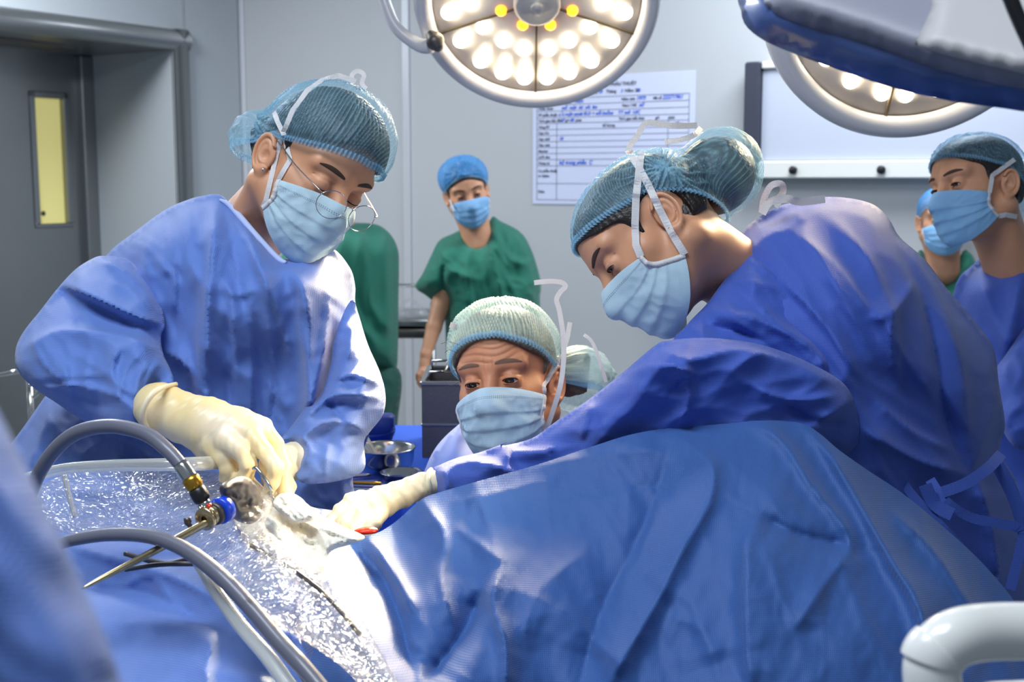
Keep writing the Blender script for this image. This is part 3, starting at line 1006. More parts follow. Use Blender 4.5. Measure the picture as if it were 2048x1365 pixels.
def face_sdf(eye=.0033, gz=0.0, wrinkle=0.0, neck=None, older=0.0, ears=(1, 1)):
    """local frame: x to the subject's left, -y forward, z up, metres"""
    def f(p):
        ax = np.abs(p[:, 0])
        q = np.column_stack([ax, p[:, 1], p[:, 2]])
        d = sell(p, (0, .018, .036), (.074, .092, .080))
        d = smin(d, sell(p, (0, -.018, .045), (.066, .074, .062)), .02)
        d = smin(d, sell(p, (0, -.030, -.032), (.058, .058, .070)), .03)
        d = smin(d, scone(q, (.030, -.030, -.075), (.062, .010, -.045), .016, .016), .03)
        d = smin(d, scone(p, (0, -.066, -.088), (0, -.06, -.085), .022, .022), .025)
        d = smin(d, scone(q, (.040, -.056, -.018), (.052, -.036, -.012), .017, .016), .022)
        # brow, sockets
        d = smin(d, scone(q, (.010, -.083, .031), (.048, -.068, .034), .0085, .009), .016)
        d = smax(d, -sell(q, (.031, -.096, .008), (.019, .016, .013)), .012)
        # nose
        d = smin(d, scone(p, (0, -.084, .020), (0, -.106, -.026), .0075, .0125), .014)
        d = smin(d, scone(q, (.010, -.098, -.030), (.011, -.096, -.030), .0085, .0085), .008)
        # lips
        d = smin(d, sell(p, (0, -.086, -.056), (.022, .008, .010)), .01)
        # lids
        ec = (.031, -.0735, .008)
        lid = np.linalg.norm(q - ec, axis=1) - .0152
        d = smin(d, lid, .005)
        if eye > 0:
            sl = sell(q, (.031, -.089, .0065 + gz), (.0128, .012, eye))
            shape = smax(sl, -(np.linalg.norm(q - ec, axis=1) - .0126), .001)
            d = smax(d, -shape, .0012)
        # crease above the lid
        cr = np.abs(p[:, 2] - (.0155 + gz * .3 - 6.0 * (ax - .031) ** 2)) + 3 * np.maximum(np.abs(ax - .031) - .015, 0)
        d = d + .0010 * np.exp(-(cr / .0014) ** 2) * (p[:, 1] < -.05)
        if wrinkle:
            fr = (p[:, 2] > .036) & (p[:, 2] < .082) & (p[:, 1] < -.03)
            d = d + np.where(fr, wrinkle * np.clip(np.sin((p[:, 2] - 4 * p[:, 0] ** 2 + .003 * np.sin(p[:, 0] * 90)) * 560), -.3, 1) * np.clip((.085 - p[:, 2]) / .02, 0, 1) * np.clip((.055 - ax) / .02, 0, 1), 0)
            # frown furrows and bags
            d = d + wrinkle * 1.6 * np.exp(-((ax - .007) / .0022) ** 2) * np.exp(-((p[:, 2] - .034) / .011) ** 2) * (p[:, 1] < -.05)
            bag = np.abs(p[:, 2] - (-.0085 + 14 * (ax - .031) ** 2)) + 2 * np.maximum(np.abs(ax - .031) - .015, 0)
            d = d + wrinkle * np.exp(-(bag / .0018) ** 2) * (p[:, 1] < -.05)
            cw = np.abs(p[:, 2] - (.006 + .006 * np.sin((ax - .045) * 500))) + 3 * np.maximum(.05 - ax, 0) + 3 * np.maximum(ax - .066, 0)
        # ears
        s = np.sign(p[:, 0]) * 0 + 1
        e = np.column_stack([ax - .0745 - .30 * np.clip(p[:, 1] - .004, -.01, .03), p[:, 1] - .014, p[:, 2] + .004])
        ca, sa = math.cos(.22), math.sin(.22)
        ey = e[:, 1] * ca - e[:, 2] * sa; ez = e[:, 1] * sa + e[:, 2] * ca
        qy, qz = ey / .60, ez
        rr = np.hypot(qy, qz)
        ring = np.hypot(rr - .0265, e[:, 0] - .004) - .0040
        ring = np.where((ey < -.004) & (ez < .012) & (ez > -.02), ring + .004, ring)
        inner = np.hypot(np.hypot((ey - .001) / .6, (ez - .002)) - .015, e[:, 0] - .002) - .0030
        disc = sell(np.column_stack([e[:, 0] + .001, ey, ez]), (0, 0, 0), (.005, .016, .026))
        lobe = sell(np.column_stack([e[:, 0], ey, ez]), (.002, -.003, -.028), (.0045, .007, .008))
        ear = smin(smin(smin(ring, disc, .004), lobe, .006), inner, .003)
        ear = smax(ear, -sell(np.column_stack([e[:, 0], ey, ez]), (.006, -.003, -.004), (.007, .0065, .009)), .004)
        d = smin(d, ear, .004)
        if neck is not None:
            nn = scone(p, (0, .030, -.045), neck, .053, .056)
            d = smin(d, nn, .03)
            d = smin(d, scone(q, (.055, .024, -.05), tuple(np.array(neck) + np.array([.02, -.03, .0])), .012, .012), .03)
        return d
    return f


def skull_sdf(bun=None, grow=0.0):
    def f(p):
        d = sell(p, (0, .018, .036), (.074, .092, .080))
        d = smin(d, sell(p, (0, -.018, .045), (.066, .074, .062)), .02)
        d = smin(d, sell(p, (0, .02, -.02), (.066, .075, .060)), .03)
        if bun is not None:
            for b in bun: d = smin(d, sell(p, b[:3], b[3:6]), b[6] if len(b) > 6 else .03)
        return d - grow
    return f


class Head:
    def __init__(s, R, t, root, k=1.0):
        s.R = np.array(R, float); s.t = np.array(t, float); s.root = root; s.k = k

    def W(s, p): return (np.asarray(p, float) * s.k @ s.R.T + s.t) @ RC.T + CO

    def inv(s, w): return (((np.asarray(w, float) - CO) @ RC) - s.t) @ s.R / s.k


def elev(th, ef, es, eb):
    c = np.cos(th)
    return np.where(c > 0, es + (ef - es) * np.abs(c) ** 1.3, es + (eb - es) * np.abs(c) ** 1.2)


def make_cap(H, sk, ef, es, eb, gathers, m, mband, NT=420, NS=80, stripe=150, puffy=.006, tuck=.0035, tuckn=11, ruffle=110, name='cap', seed=3, bandw=.085, c0=(0, .012, .02), low=True):
    c0 = np.array(c0)
    th = np.linspace(0, 2 * math.pi, NT, endpoint=False)
    el0 = np.radians(elev(th, ef, es, eb)) + .02 * perlin(th * 3, th * 0 + .5, seed)
    tt = np.linspace(0, 1, NS) ** .92

    def dirs(el, thh): return np.stack([np.sin(thh) * np.cos(el), -np.cos(thh) * np.cos(el), np.sin(el)], -1)
    T, S = np.meshgrid(tt, th, indexing='ij')
    EL = el0[None] + (math.pi / 2 * .999 - el0[None]) * T
    D = dirs(EL, S).reshape(-1, 3)
    rs = march(sk, c0, D)
    t_ = T.ravel()
    r = rs + .005 + puffy * np.sin(np.pi * np.clip(t_ * 1.0, 0, 1)) ** .6
    pl = np.zeros(len(D)); fine = np.zeros(len(D))
    for i, (g, wt) in enumerate(gathers):
        g = unit(np.array(g, float))
        a1 = unit(np.cross(g, [0.1, .2, 1])); a2 = np.cross(g, a1)
        ang = np.arctan2(D @ a2, D @ a1); dist = np.arccos(np.clip(D @ g, -1, 1))
        wv = np.exp(-(dist / .75) ** 2) * np.clip(dist / .12, 0, 1) * wt
        n = np.cos(ang * tuckn + 2.5 * perlin(ang * 2 + 9, dist * 2, seed + i))
        r += tuck * wv * (1 - np.abs(n)) * 1.6
        r += .010 * wt * np.exp(-(dist / .16) ** 2) * (1 + .5 * np.cos(ang * 7))
        pl = np.maximum(pl, wv * np.clip(1 - np.abs(n) * 3.0, 0, 1) * 1.1)
        pl = np.maximum(pl, wt * 1.0 * np.exp(-(dist / .2) ** 2))
        if i == 0:
            u = dist + .05 * perlin(ang * 1.5, dist * 3, seed + 5)
            fine = np.sin(u * stripe)
    wob = perlin(S.ravel() * 6, T.ravel() * 5, seed + 8)
    r += .0022 * wob + .0007 * fine
    pl = np.clip(np.maximum(pl, np.clip(fine * 1.6 - .75, 0, 1) * .75) + np.clip(wob, 0, 1) * .15, 0, 1)
    edge = np.clip(1 - t_ / .05, 0, 1)
    pl = np.clip(pl + edge * .5, 0, 1)
    V = c0 + D * r[:, None]
    F = [[i * NT + k, i * NT + (k + 1) % NT, (i + 1) * NT + (k + 1) % NT, (i + 1) * NT + k] for i in range(NS - 1) for k in range(NT)]
    cap = mk(name, H.W(V), F, m, H.root, attrs={'pleat': pl})
    # elastic ruffled edge
    rows = 6
    Vb = []; at = []
    for j in range(rows):
        e = el0 + (j / (rows - 1) - .62) * bandw
        d = dirs(e, th)
        rr = march(sk, c0, d) + .0062 + .0012 * (j == 3)
        rr = rr + .0022 * np.sin(th * ruffle) * (1 if j != 3 else .3) * (1.5 if j == 0 else 1)
        d2 = dirs(e + (.010 * np.sin(th * ruffle + 1) if j == 0 else 0), th)
        Vb.append(c0 + d2 * rr[:, None]); at.append(.5 + .5 * np.sin(th * ruffle))
    Fb = [[i * NT + k, i * NT + (k + 1) % NT, (i + 1) * NT + (k + 1) % NT, (i + 1) * NT + k] for i in range(rows - 1) for k in range(NT)]
    mk('elastic_band', H.W(np.concatenate(Vb)), Fb, mband, cap, attrs={'pleat': np.concatenate(at)})
    return cap


def mask_sdf(p):
    d = sell(p, (0, -.024, -.052), (.068, .076, .085))
    q = np.column_stack([np.abs(p[:, 0]), p[:, 1], p[:, 2]])
    d = smin(d, scone(p, (0, -.088, -.002), (0, -.106, -.028), .010, .014), .030)
    d = smin(d, scone(p, (0, -.098, -.034), (0, -.080, -.098), .013, .016), .022)
    return smin(d, scone(q, (0, -.092, -.012), (.056, -.046, -.026), .012, .012), .022)


def make_mask(H, m, top=-.001, side_top=-.022, bot=-.118, side_bot=-.078, amax=72, amaxb=66, pleat=.0022, NU=90, NV=60, seed=2, grow=.004, stitch=True, sag=0.0, conc=.10, bpow=2.0):
    u = np.linspace(-1, 1, NU); v = np.linspace(0, 1, NV)
    VV, UU = np.meshgrid(v, u, indexing='ij')
    def surf(UU, VV, off=0.0):
        au = np.abs(UU)
        zt = top + (side_top - top) * au ** 1.5
        zb = bot + (side_bot - bot) * au ** bpow
        z = zt + (zb - zt) * VV
        am = np.radians(amax + (amaxb - amax) * VV) * (1 - conc * np.sin(np.pi * VV))
        az = UU * am
        D = np.stack([np.sin(az), -np.cos(az), 0 * az], -1).reshape(-1, 3)
        o = np.stack([0 * z, 0 * z - .012, z], -1).reshape(-1, 3)
        t = np.full(len(D), .2)
        for _ in range(70):
            s = mask_sdf(o + D * t[:, None]); t = np.maximum(t - s * .7, .01)
        uu, vv = UU.ravel(), VV.ravel()
        g = grow * (1 - .5 * np.abs(uu) ** 3)
        pls = np.zeros_like(uu)
        for k, c in enumerate((.32, .54, .76)):
            cc = c + (.10 * np.abs(uu) * (.5 - c) * 2)
            x = (vv - cc) / .10
            pls += pleat * np.where(x < 0, np.exp(-(x * 1.0) ** 2), np.exp(-(x * 4.0) ** 2)) * (1.15 - .5 * np.abs(uu))
        wr = .0016 * perlin(uu * 4 + 3, vv * 5, seed) + .0011 * (1 - 2 * np.abs(perlin(uu * 5 + vv * 3, vv * 3.5 - uu * 2, seed + 4)))
        k = np.clip(np.minimum(vv, 1 - vv) * 6, 0, 1)
        t = t + g + pls * k + wr * k + off + sag * np.sin(np.pi * vv) * (1 - uu ** 2)
        return (o + D * t[:, None]).reshape(UU.shape + (3,))
    A = surf(UU, VV)
    F = [[i * NU + k, i * NU + k + 1, (i + 1) * NU + k + 1, (i + 1) * NU + k] for i in range(NV - 1) for k in range(NU - 1)]
    o = mk('face_mask', H.W(A.reshape(-1, 3)), F, m, H.root)
    # binding strips on the two side edges, stitched lines under the top edge
    for sg in (-1, 1):
        p = surf(np.full((1, 14), float(sg)) * np.linspace(.985, .985, 14), np.linspace(0, 1, 14)[None], .0012)[0]
        nn = p - np.array([0, -.012, -.05]); nn[:, 2] *= .2
        V, F2 = ribbon_geo(H.W(p), H.W(nn * .1 + np.array([0, 0, 0])) - H.W(np.zeros((1, 3))), .007 * H.k, .0012)
        mk('side_binding', V, F2, M['tie'], o)
    if stitch:
        mb = MB()
        for vv in (.115, .135):
            us = np.linspace(-.92, .92, 75)
            for a in us:
                q = surf(np.array([[a, a + .010]]), np.array([[vv, vv]]), .0004)[0]
                q2 = surf(np.array([[a, a + .010]]), np.array([[vv + .008, vv + .008]]), .0004)[0]
                mb.add(H.W(np.vstack([q, q2[::-1]])), [[0, 1, 2, 3]])
        mb.build('stitched_seam', M['stitch'], o, smooth=False)
    H.mask_corner = {(sg, v): H.W(surf(np.array([[sg * .99]]), np.array([[v]]), .001)[0])[0] for sg in (-1, 1) for v in (0., 1.)}
    return o


def topx(w):
    c = (np.asarray(w) - CO) @ RC
    return (CXP + FOC * c[0] / c[1], CYP - FOC * c[2] / c[1])


def sphere_geo(c, r, n=20, m=12, ax=None):
    V = []
    for i in range(m + 1):
        ph = math.pi * i / m
        for k in range(n):
            a = 2 * math.pi * k / n
            V.append([math.sin(ph) * math.cos(a), math.sin(ph) * math.sin(a), math.cos(ph)])
    V = np.array(V) * np.asarray(r) + np.array(c)
    F = [[i * n + k, i * n + (k + 1) % n, (i + 1) * n + (k + 1) % n, (i + 1) * n + k] for i in range(m) for k in range(n)]
    return V, F


def project_face(sdf, x, z, off=.0006):
    o = np.stack([x, x * 0 - .02, z], 1)
    D = np.tile(np.array([[0, -1.0, 0]]), (len(x), 1))
    t = np.full(len(x), .14)
    for _ in range(60): t = np.maximum(t - sdf(o + D * t[:, None]) * .7, .0)
    return o + D * (t + off)[:, None]


def make_head(H, sdf, h=.002, skin='skin', eye=.0033, gz=0.0, gaze=(0, -1, -.2), brow=1.0, lo=(-.1, -.135, -.24), hi=(.1, .13, .13), browz=.031, browtilt=0.0, body_extra=None, hairc='brow'):
    V, F = nets(sdf, lo, hi, h)
    F = fixwind(V, F)
    Vw = H.W(V)
    if body_extra is not None:
        V2, F2 = body_extra
        F = np.vstack([F, F2 + len(Vw)]); Vw = np.vstack([Vw, V2])
    body = mk('body', Vw, F, M[skin], H.root)
    H.body = body; H.sdf = sdf; H.Vw = Vw; H.F = F
    g = unit(np.array(gaze, float))
    for sg in (-1, 1):
        c = np.array([sg * .031, -.0735, .008])
        if eye > 0:
            V, F = sphere_geo((0, 0, 0), .0132, 24, 16)
            # turn the pole to the gaze
            z = g; x = unit(np.cross([0, 0, 1.0], z)); y = np.cross(z, x)
            V = V @ np.array([x, y, z]) + c
            mi = [1 if i < 4 else 0 for i in range(16) for k in range(24)]
            mk('eye', H.W(V), F, None, H.root, mats=[M['eye'], M['iris']], midx=mi)
        # upper lash line and lower lid line
        for low in ((0, 1) if eye > 0 else (0,)):
            a = np.linspace(-1, 1, 15)
            x = c[0] + a * .0132
            if low: z = .0065 + gz - eye * .95 * np.sqrt(np.clip(1 - a * a, 0, 1)) - .0004
            else: z = .0065 + gz + (eye * .95 * np.sqrt(np.clip(1 - a * a, 0, 1)) if eye > 0 else -.0045 - .0020 * (1 - a * a)) + .0002
            p = project_face(lambda q: np.linalg.norm(np.column_stack([np.abs(q[:, 0]), q[:, 1], q[:, 2]]) - np.array([.031, -.0735, .008]), axis=1) - .0152, x, z, .0002)
            V, F = tube_geo(H.W(p), (np.array([.0004] + [.0009 if not low else .0005] * 13 + [.0004])) * H.k, 6, 2)
            mk('lower_lid_line' if low else 'eyelashes', V, F, M['lip' if low else 'lash'], body)
        # eyebrow: a tapering patch following the brow ridge
        n = 26
        a = np.linspace(0, 1, n)
        x = sg * (.013 + a * .040)
        zc = browz + .0055 * np.sin(a * 2.3) - .002 * a + browtilt * (1 - a)
        wd = .0062 * brow * np.sin(np.pi * np.clip(a * .85 + .12, 0, 1)) ** .7
        P1 = project_face(sdf, x, zc + wd * .6, .0003); P2 = project_face(sdf, x, zc - wd * .6, .0003); Pm = project_face(sdf, x, zc, .0012)
        V = np.concatenate([P1, Pm, P2])
        F = [[k, k + 1, n + k + 1, n + k] for k in range(n - 1)] + [[n + k, n + k + 1, 2 * n + k + 1, 2 * n + k] for k in range(n - 1)]
        mk('eyebrow', H.W(V), F, M[hairc], body)
    return body


def make_hair(H, sk, sdf, front, m, h=.0028, extra=None, sides=-.04, grow=.0035, temple=-.026):
    """hair: a shell over the scalp bounded by the hairline"""
    def f(p):
        d = sk(p) - .0015 + .0010 * np.sin(np.arctan2(p[:, 0], p[:, 1] - .01) * 60 + p[:, 2] * 90)
        ax = np.abs(p[:, 0])
        d = smin(d, sdf(p) - grow, .004)
        # hairline: back of a curved surface
        fz = front - 7.0 * ax ** 2
        cut = np.minimum(0, 0) + np.where(p[:, 1] < -.02, fz - p[:, 2], -.02)
        side = (-(p[:, 1] - temple + .25 * (p[:, 2]))) * .8        # in front of the ear only above the temple
        keep = smin(cut, side, .012)
        d = smax(d, keep, .006)
        nape = (sides + 1.0 * np.maximum(p[:, 1] - .07, 0)) - p[:, 2]
        nape = np.where(p[:, 1] < .004, np.maximum(nape, -.006 - p[:, 2]), nape)
        d = smax(d, nape, .008)
        earfree = .035 - np.sqrt((p[:, 1] - .014) ** 2 + ((p[:, 2] + .004) / 1.1) ** 2)
        d = np.where(ax > .060, smax(d, earfree, .006), d)
        if extra is not None: d = smin(d, extra(p), .01)
        return d
    V, F = nets(f, (-.11, -.13, -.14), (.11, .2, .16), h, 1)
    F = fixwind(V, F)
    return mk('hair', H.W(V), F, m, H.root)


class Drape:
    """casts pixel paths on to already built meshes so that tapes lie on them"""
    def __init__(s, objs):
        V = []; F = []; n = 0
        for o in objs:
            off = rootloc(o)
            v = np.empty(len(o.data.vertices) * 3); o.data.vertices.foreach_get('co', v); v = v.reshape(-1, 3) + off
            V += v.tolist(); F += [[i + n for i in p.vertices] for p in o.data.polygons]; n += len(v)
        s.t = BVHTree.FromPolygons(V, F)

    def near(s, px, py, d):
        h, n = s.hit(px, py)
        return P(px, py, d) if h is None else h

    def hit(s, px, py):
        d = Vector(P(px, py, 1.0) - CO)
        r = s.t.ray_cast(Vector(CO), d.normalized())
        if r[0] is None: return None, None
        n = r[1]
        if n.dot(d) > 0: n = -n
        return np.array(r[0]), np.array(n)

    def tape(s, name, pts, width_px, parent, m=None, off=.004, n=10, w0=None):
        """pts: (px,py[,depth]) — depth given = free hanging"""
        q = []
        pts = [tuple(p) + (None,) * (3 - len(p)) for p in pts]
        for i in range(len(pts) - 1):
            for k in range(4):
                t = k / 4
                a, b = pts[i], pts[i + 1]
                dd = a[2] if (a[2] is not None and t == 0) else (None if (a[2] is None or b[2] is None) else a[2] * (1 - t) + b[2] * t)
                q.append((a[0] * (1 - t) + b[0] * t, a[1] * (1 - t) + b[1] * t, dd))
        q.append(pts[-1])
        W = []; N = []; last = 1.8
        dep = []
        for px, py, dd in q:
            if dd is None:
                h, nn = s.hit(px, py)
                if h is None: dep.append(np.nan); N.append(None); continue
                z = np.dot(h - CO, RC @ np.array([0, 1.0, 0])) - off
                dep.append(z); N.append(nn)
            else: dep.append(dd); N.append(None)
        dep = np.array(dep)
        ok = ~np.isnan(dep)
        dep = np.interp(np.arange(len(dep)), np.where(ok)[0], dep[ok])
        ds = np.convolve(np.pad(dep, 1, mode='edge'), [.25, .5, .25], 'valid')
        dep = np.minimum(dep, ds)
        pw = Pn(np.column_stack([[a[0] for a in q], [a[1] for a in q], dep]))
        nr = np.array([(unit(CO - pw[i]) * .8 + (N[i] if N[i] is not None else unit(CO - pw[i])) * .7) for i in range(len(q))])
        V, F = ribbon_geo(pw, nr, width_px * dep.mean() / FOC, .0008, 2)
        return mk(name, V, F, m or M['tie'], parent, smooth=False)


def wtape(H, name, objs): return Drape(objs)


# ------------------------------------------------------------------ person: surgeon on the left
s1 = empty('person', P(420, 2330, 1.98), 'person in blue gown, wire glasses and gauzy cap bending over the drapes at left', 'person')
H1 = Head([[0.6304, -0.558, 0.5397], [0.7316, 0.6595, -0.1727], [-0.2596, 0.5037, 0.8239]], [-0.3045, 1.8749, 0.2542], s1, 1.0)
f1 = face_sdf(eye=0, neck=tuple(H1.inv(P(500, 462, 1.965))))
b1 = make_head(H1, f1, eye=0, lo=(-.1, -.135, -.24), hi=(.12, .2, .13))
sk1 = skull_sdf(bun=[(-.005, .115, -.012, .056, .056, .044, .03), (0, -.01, .068, .074, .083, .068, .03)])
hair1 = make_hair(H1, sk1, f1, .085, M['hair'], temple=-.002)
cap1 = make_cap(H1, skull_sdf(bun=[(-.005, .118, -.012, .062, .062, .050, .03), (0, -.01, .07, .078, .085, .072, .03)]), 23, 6, -26, [((-.75, .62, .05), 1.0), ((.75, .62, .05), .8)], M['cap'], M['band'])
m1 = make_mask(H1, M['mask'], amax=70, side_bot=-.070, amaxb=72)
dr = Drape([b1, cap1, m1])
dr.tape('mask_tie', [topx(H1.mask_corner[(-1, 1.)]), (532, 400), (546, 340), (562, 276), (585, 222), (614, 182), (645, 160), (678, 151), (712, 163)], 10, m1)
dr.tape('mask_tie', [topx(H1.mask_corner[(-1, 0.)]), (580, 320), (573, 290), (568, 270), (555, 243), (548, 224)], 10, m1)
pk = 1.86
pribbon('mask_tie_knot', [(706, 168, pk), (704, 150, pk), (716, 142, pk), (728, 150, pk), (724, 166, pk), (732, 178, pk)], 9, M['tie'], m1)
# glasses
gl = MB()
gc = [np.array([-.030, -.124, -.006]), np.array([.030, -.124, -.006])]
for c in gc:
    a = np.linspace(0, 2 * math.pi, 33)
    ring = np.stack([c[0] + .0245 * np.cos(a), c[1] + .10 * (c[0] + .0245 * np.cos(a)) ** 2 * 20 + 0 * a, c[2] + .021 * np.sin(a)], 1)
    V, F = tube_geo(H1.W(ring), .0007, 8, 1, False); gl.add(V, F)
V, F = tube_geo(H1.W([(-.007, -.1225, -.001), (0, -.127, .003), (.007, -.1225, -.001)]), .0009, 8, 5); gl.add(V, F)
for sg in (-1, 1):
    V, F = tube_geo(H1.W([(sg * .053, -.119, .004), (sg * .060, -.110, .006), (sg * .073, -.055, .012), (sg * .079, .005, .022), (sg * .080, .018, .016)]), .0009, 8, 5); gl.add(V, F)
gf = gl.build('glasses', M['steel_b'], s1)
for c in gc:
    a = np.linspace(0, 2 * math.pi, 32, endpoint=False)
    r = np.stack([c[0] + .024 * np.cos(a), c[1] + .10 * (c[0] + .024 * np.cos(a)) ** 2 * 20, c[2] + .0205 * np.sin(a)], 1)
    mk('lens', H1.W(np.vstack([r, [c + np.array([0, .0, 0])]])), [[i, (i + 1) % 32, 32] for i in range(32)], M['glass'], gf)
V, F = sphere_geo((0, 0, 0), .0025, 12, 8)
mk('earring', V + P(527, 340, H1.t[1] - .09), F, M['steel_b'], s1)
# gown body
tor = [(440, 390), (405, 392), (375, 400), (330, 420), (272, 462), (212, 512), (165, 600), (125, 740), (85, 800), (20, 890), (-70, 990), (-150, 1300), (-170, 1800), (-150, 2330), (400, 2350), (790, 2330),
       (790, 1800), (780, 1300), (745, 1080), (705, 960), (740, 860), (735, 740), (712, 620), (710, 570), (698, 533), (662, 496), (610, 505), (566, 519), (535, 492), (500, 450), (468, 415)]
fo = [([(470, 420), (520, 540), (560, 640), (590, 740)], .012, 26, 6), ([(500, 600), (505, 720), (500, 860)], .012, 7, 30), ([(600, 560), (604, 680), (620, 800), (618, 900)], .014, 30, 6), ([(345, 440), (350, 540), (345, 640)], .012, 8, 34),
      ([(455, 560), (470, 700), (465, 860)], .014, 34, 6), ([(655, 640), (640, 740), (600, 850), (560, 930)], .014, 8, 30), ([(540, 760), (536, 860), (520, 940)], .010, 6, 20), ([(395, 610), (405, 760), (440, 880)], .012, 26, 7), ([(250, 480), (300, 500), (345, 560)], .008, 6, 20),
      ([(430, 400), (424, 500), (415, 620), (412, 760)], .030, 50, 12), ([(500, 455), (520, 560), (545, 700), (560, 850)], .014, 30, 16),
      ([(575, 530), (610, 600), (618, 700), (612, 860)], .032, 40, 14), ([(445, 400), (470, 520), (500, 640), (535, 800)], -.014, 16, 30),
      ([(660, 560), (650, 660), (625, 790), (600, 880)], .016, 28, 12), ([(560, 660), (555, 760), (530, 880)], -.014, 12, 26),
      ([(330, 430), (290, 520), (330, 640)], .012, 20, 20), ([(270, 465), (320, 500), (330, 560)], .010, 12, 25),
      ([(310, 690), (380, 740), (420, 850), (440, 940)], .03, 40, 10), ([(110, 800), (60, 930), (-20, 1080)], .02, 30, 12), ([(210, 880), (150, 930), (90, 1030)], .02, 20, 40),
      ([(250, 880), (330, 930), (420, 960)], .012, 20, 12), ([(440, 560), (470, 590), (520, 575)], .008, 10, 8), ([(380, 520), (400, 560), (430, 590)], .006, 8, 10)]
tg = [(440, 400, 1.915), (505, 460, 1.87), (565, 520, 1.845), (600, 760, 1.93), (240, 500, 1.98), (700, 560, 1.93), (420, 700, 1.93), (740, 850, 1.92), (100, 850, 1.99), (400, 950, 1.95), (0, 1400, 2.0), (800, 1400, 2.0), (400, 2300, 2.05)]
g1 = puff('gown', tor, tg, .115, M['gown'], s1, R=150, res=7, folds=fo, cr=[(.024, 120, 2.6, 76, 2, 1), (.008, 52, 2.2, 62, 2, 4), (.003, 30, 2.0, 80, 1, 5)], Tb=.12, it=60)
slv = [(212, 512), (190, 515), (152, 538), (116, 576), (80, 622), (46, 665), (31, 700), (33, 737), (62, 772), (112, 806), (160, 838), (212, 862), (262, 874), (296, 872), (286, 836), (292, 800), (312, 776), (346, 766), (342, 742), (326, 706),
       (322, 672), (330, 650), (322, 610), (300, 565), (262, 524), (238, 514)]
fs = [([(70, 780), (150, 770), (230, 790), (280, 830)], .012, 6, 30), ([(240, 690), (225, 740), (240, 800)], .010, 6, 22), ([(210, 560), (260, 580), (300, 620)], .008, 6, 16), ([(60, 670), (80, 720), (130, 770)], .010, 18, 6), ([(300, 720), (275, 770), (270, 850)], .010, 7, 18),
      ([(116, 566), (160, 584), (225, 612), (290, 640), (326, 650)], .034, 46, 9), ([(120, 575), (150, 620), (165, 662)], -.012, 14, 18), ([(40, 700), (110, 664), (190, 664), (260, 676), (318, 702)], .026, 10, 60),
      ([(118, 572), (180, 606), (280, 656)], -.016, 8, 26), ([(180, 700), (170, 760), (190, 800)], .008, 12, 18), ([(290, 700), (250, 740), (240, 800)], .010, 20, 12), ([(330, 715), (300, 745), (285, 800)], .010, 10, 10),
      ([(200, 520), (255, 545), (310, 620)], .012, 18, 12), ([(90, 760), (150, 790), (230, 820)], -.006, 14, 14), ([(100, 700), (130, 740), (140, 790)], .006, 10, 14)]
dsl = [(215, 515, 1.90), (60, 700, 1.80), (330, 650, 1.80), (180, 850, 1.72), (320, 790, 1.66)]
puff('sleeve', slv, dsl, .060, M['gown'], g1, R=85, res=6, folds=fs, cr=[(.016, 80, 2.2, 25, 2, 11), (.006, 36, 1.8, 50, 2, 12)], Tb=.06, it=26)
sl2 = [(706, 600), (716, 626), (736, 690), (760, 745), (771, 790), (766, 830), (742, 862), (728, 885), (730, 935), (704, 955), (650, 967), (604, 966), (592, 945), (597, 905), (585, 884), (562, 880), (585, 850), (612, 815), (640, 790), (660, 735), (668, 680), (690, 620)]
fs2 = [([(762, 800), (700, 790), (650, 800), (600, 850)], .022, 8, 22), ([(766, 772), (710, 752), (665, 760)], .016, 10, 18), ([(735, 868), (690, 845), (640, 850), (600, 880)], .018, 8, 30), ([(650, 800), (680, 835), (690, 850)], -.010, 8, 10),
       ([(600, 870), (620, 900), (600, 935)], .010, 8, 12), ([(660, 880), (652, 920), (655, 960)], .008, 6, 12), ([(745, 720), (730, 760), (720, 790)], .010, 10, 10), ([(700, 640), (700, 700), (680, 750)], .010, 20, 12)]
puff('sleeve', sl2, [(700, 610, 1.85), (765, 800, 1.80), (650, 800, 1.76), (730, 920, 1.72), (600, 920, 1.68)], .045, M['gown'], g1, R=60, res=5, folds=fs2, cr=[(.012, 50, 2.0, 10, 2, 21), (.005, 24, 1.6, 130, 2, 22)], Tb=.05, it=22)
# collar band, laid on the gown's own edge
DC = Drape([g1, b1])
tube('collar', [DC.near(*q) + (CO - DC.near(*q)) * .003 for q in ((440, 400, 1.95), (458, 410, 1.92), (480, 434, 1.91), (508, 467, 1.91), (538, 500, 1.91), (560, 521, 1.91), (572, 526, 1.90))], [.002, .0045, .005, .005, .005, .0045, .003], M['trim'], g1, 12, 5)


def hand(name, cones, m, parent, h=.0025, k=.010, extra=None, extra_geo=None):
    """cones: list of chains; each chain = [(px,py,d,r_px),...]; chains are joined softly"""
    ch = []
    for c in cones:
        a = np.array(c, float); p = Pn(a[:, :3]); r = a[:, 3] * a[:, 2] / FOC
        ch.append((p, r))
    allp = np.vstack([c[0] for c in ch]); R = max(c[1].max() for c in ch)

    def f(q):
        d = None
        for ci, (p, r) in enumerate(ch):
            dc = None
            for i in range(len(p) - 1):
                s = scone(q, p[i], p[i + 1], r[i], r[i + 1])
                dc = s if dc is None else smin(dc, s, .004)
            d = dc if d is None else smin(d, dc, k if ci < 3 else k * .45)
        if extra is not None: d = extra(q, d)
        return d
    V, F = nets(f, allp.min(0) - R - .01, allp.max(0) + R + .01, h)
    return mk(name, V, fixwind(V - V.mean(0), F), m, parent)


def creases(a, b, amp, k):
    def g(q, d):
        u = unit(P(*b) - P(*a)); x = (q - P(*a)) @ u
        return d - amp * np.clip(np.sin(x * k + 3 * np.sin(q[:, 2] * 60)), -.2, 1)
    return g


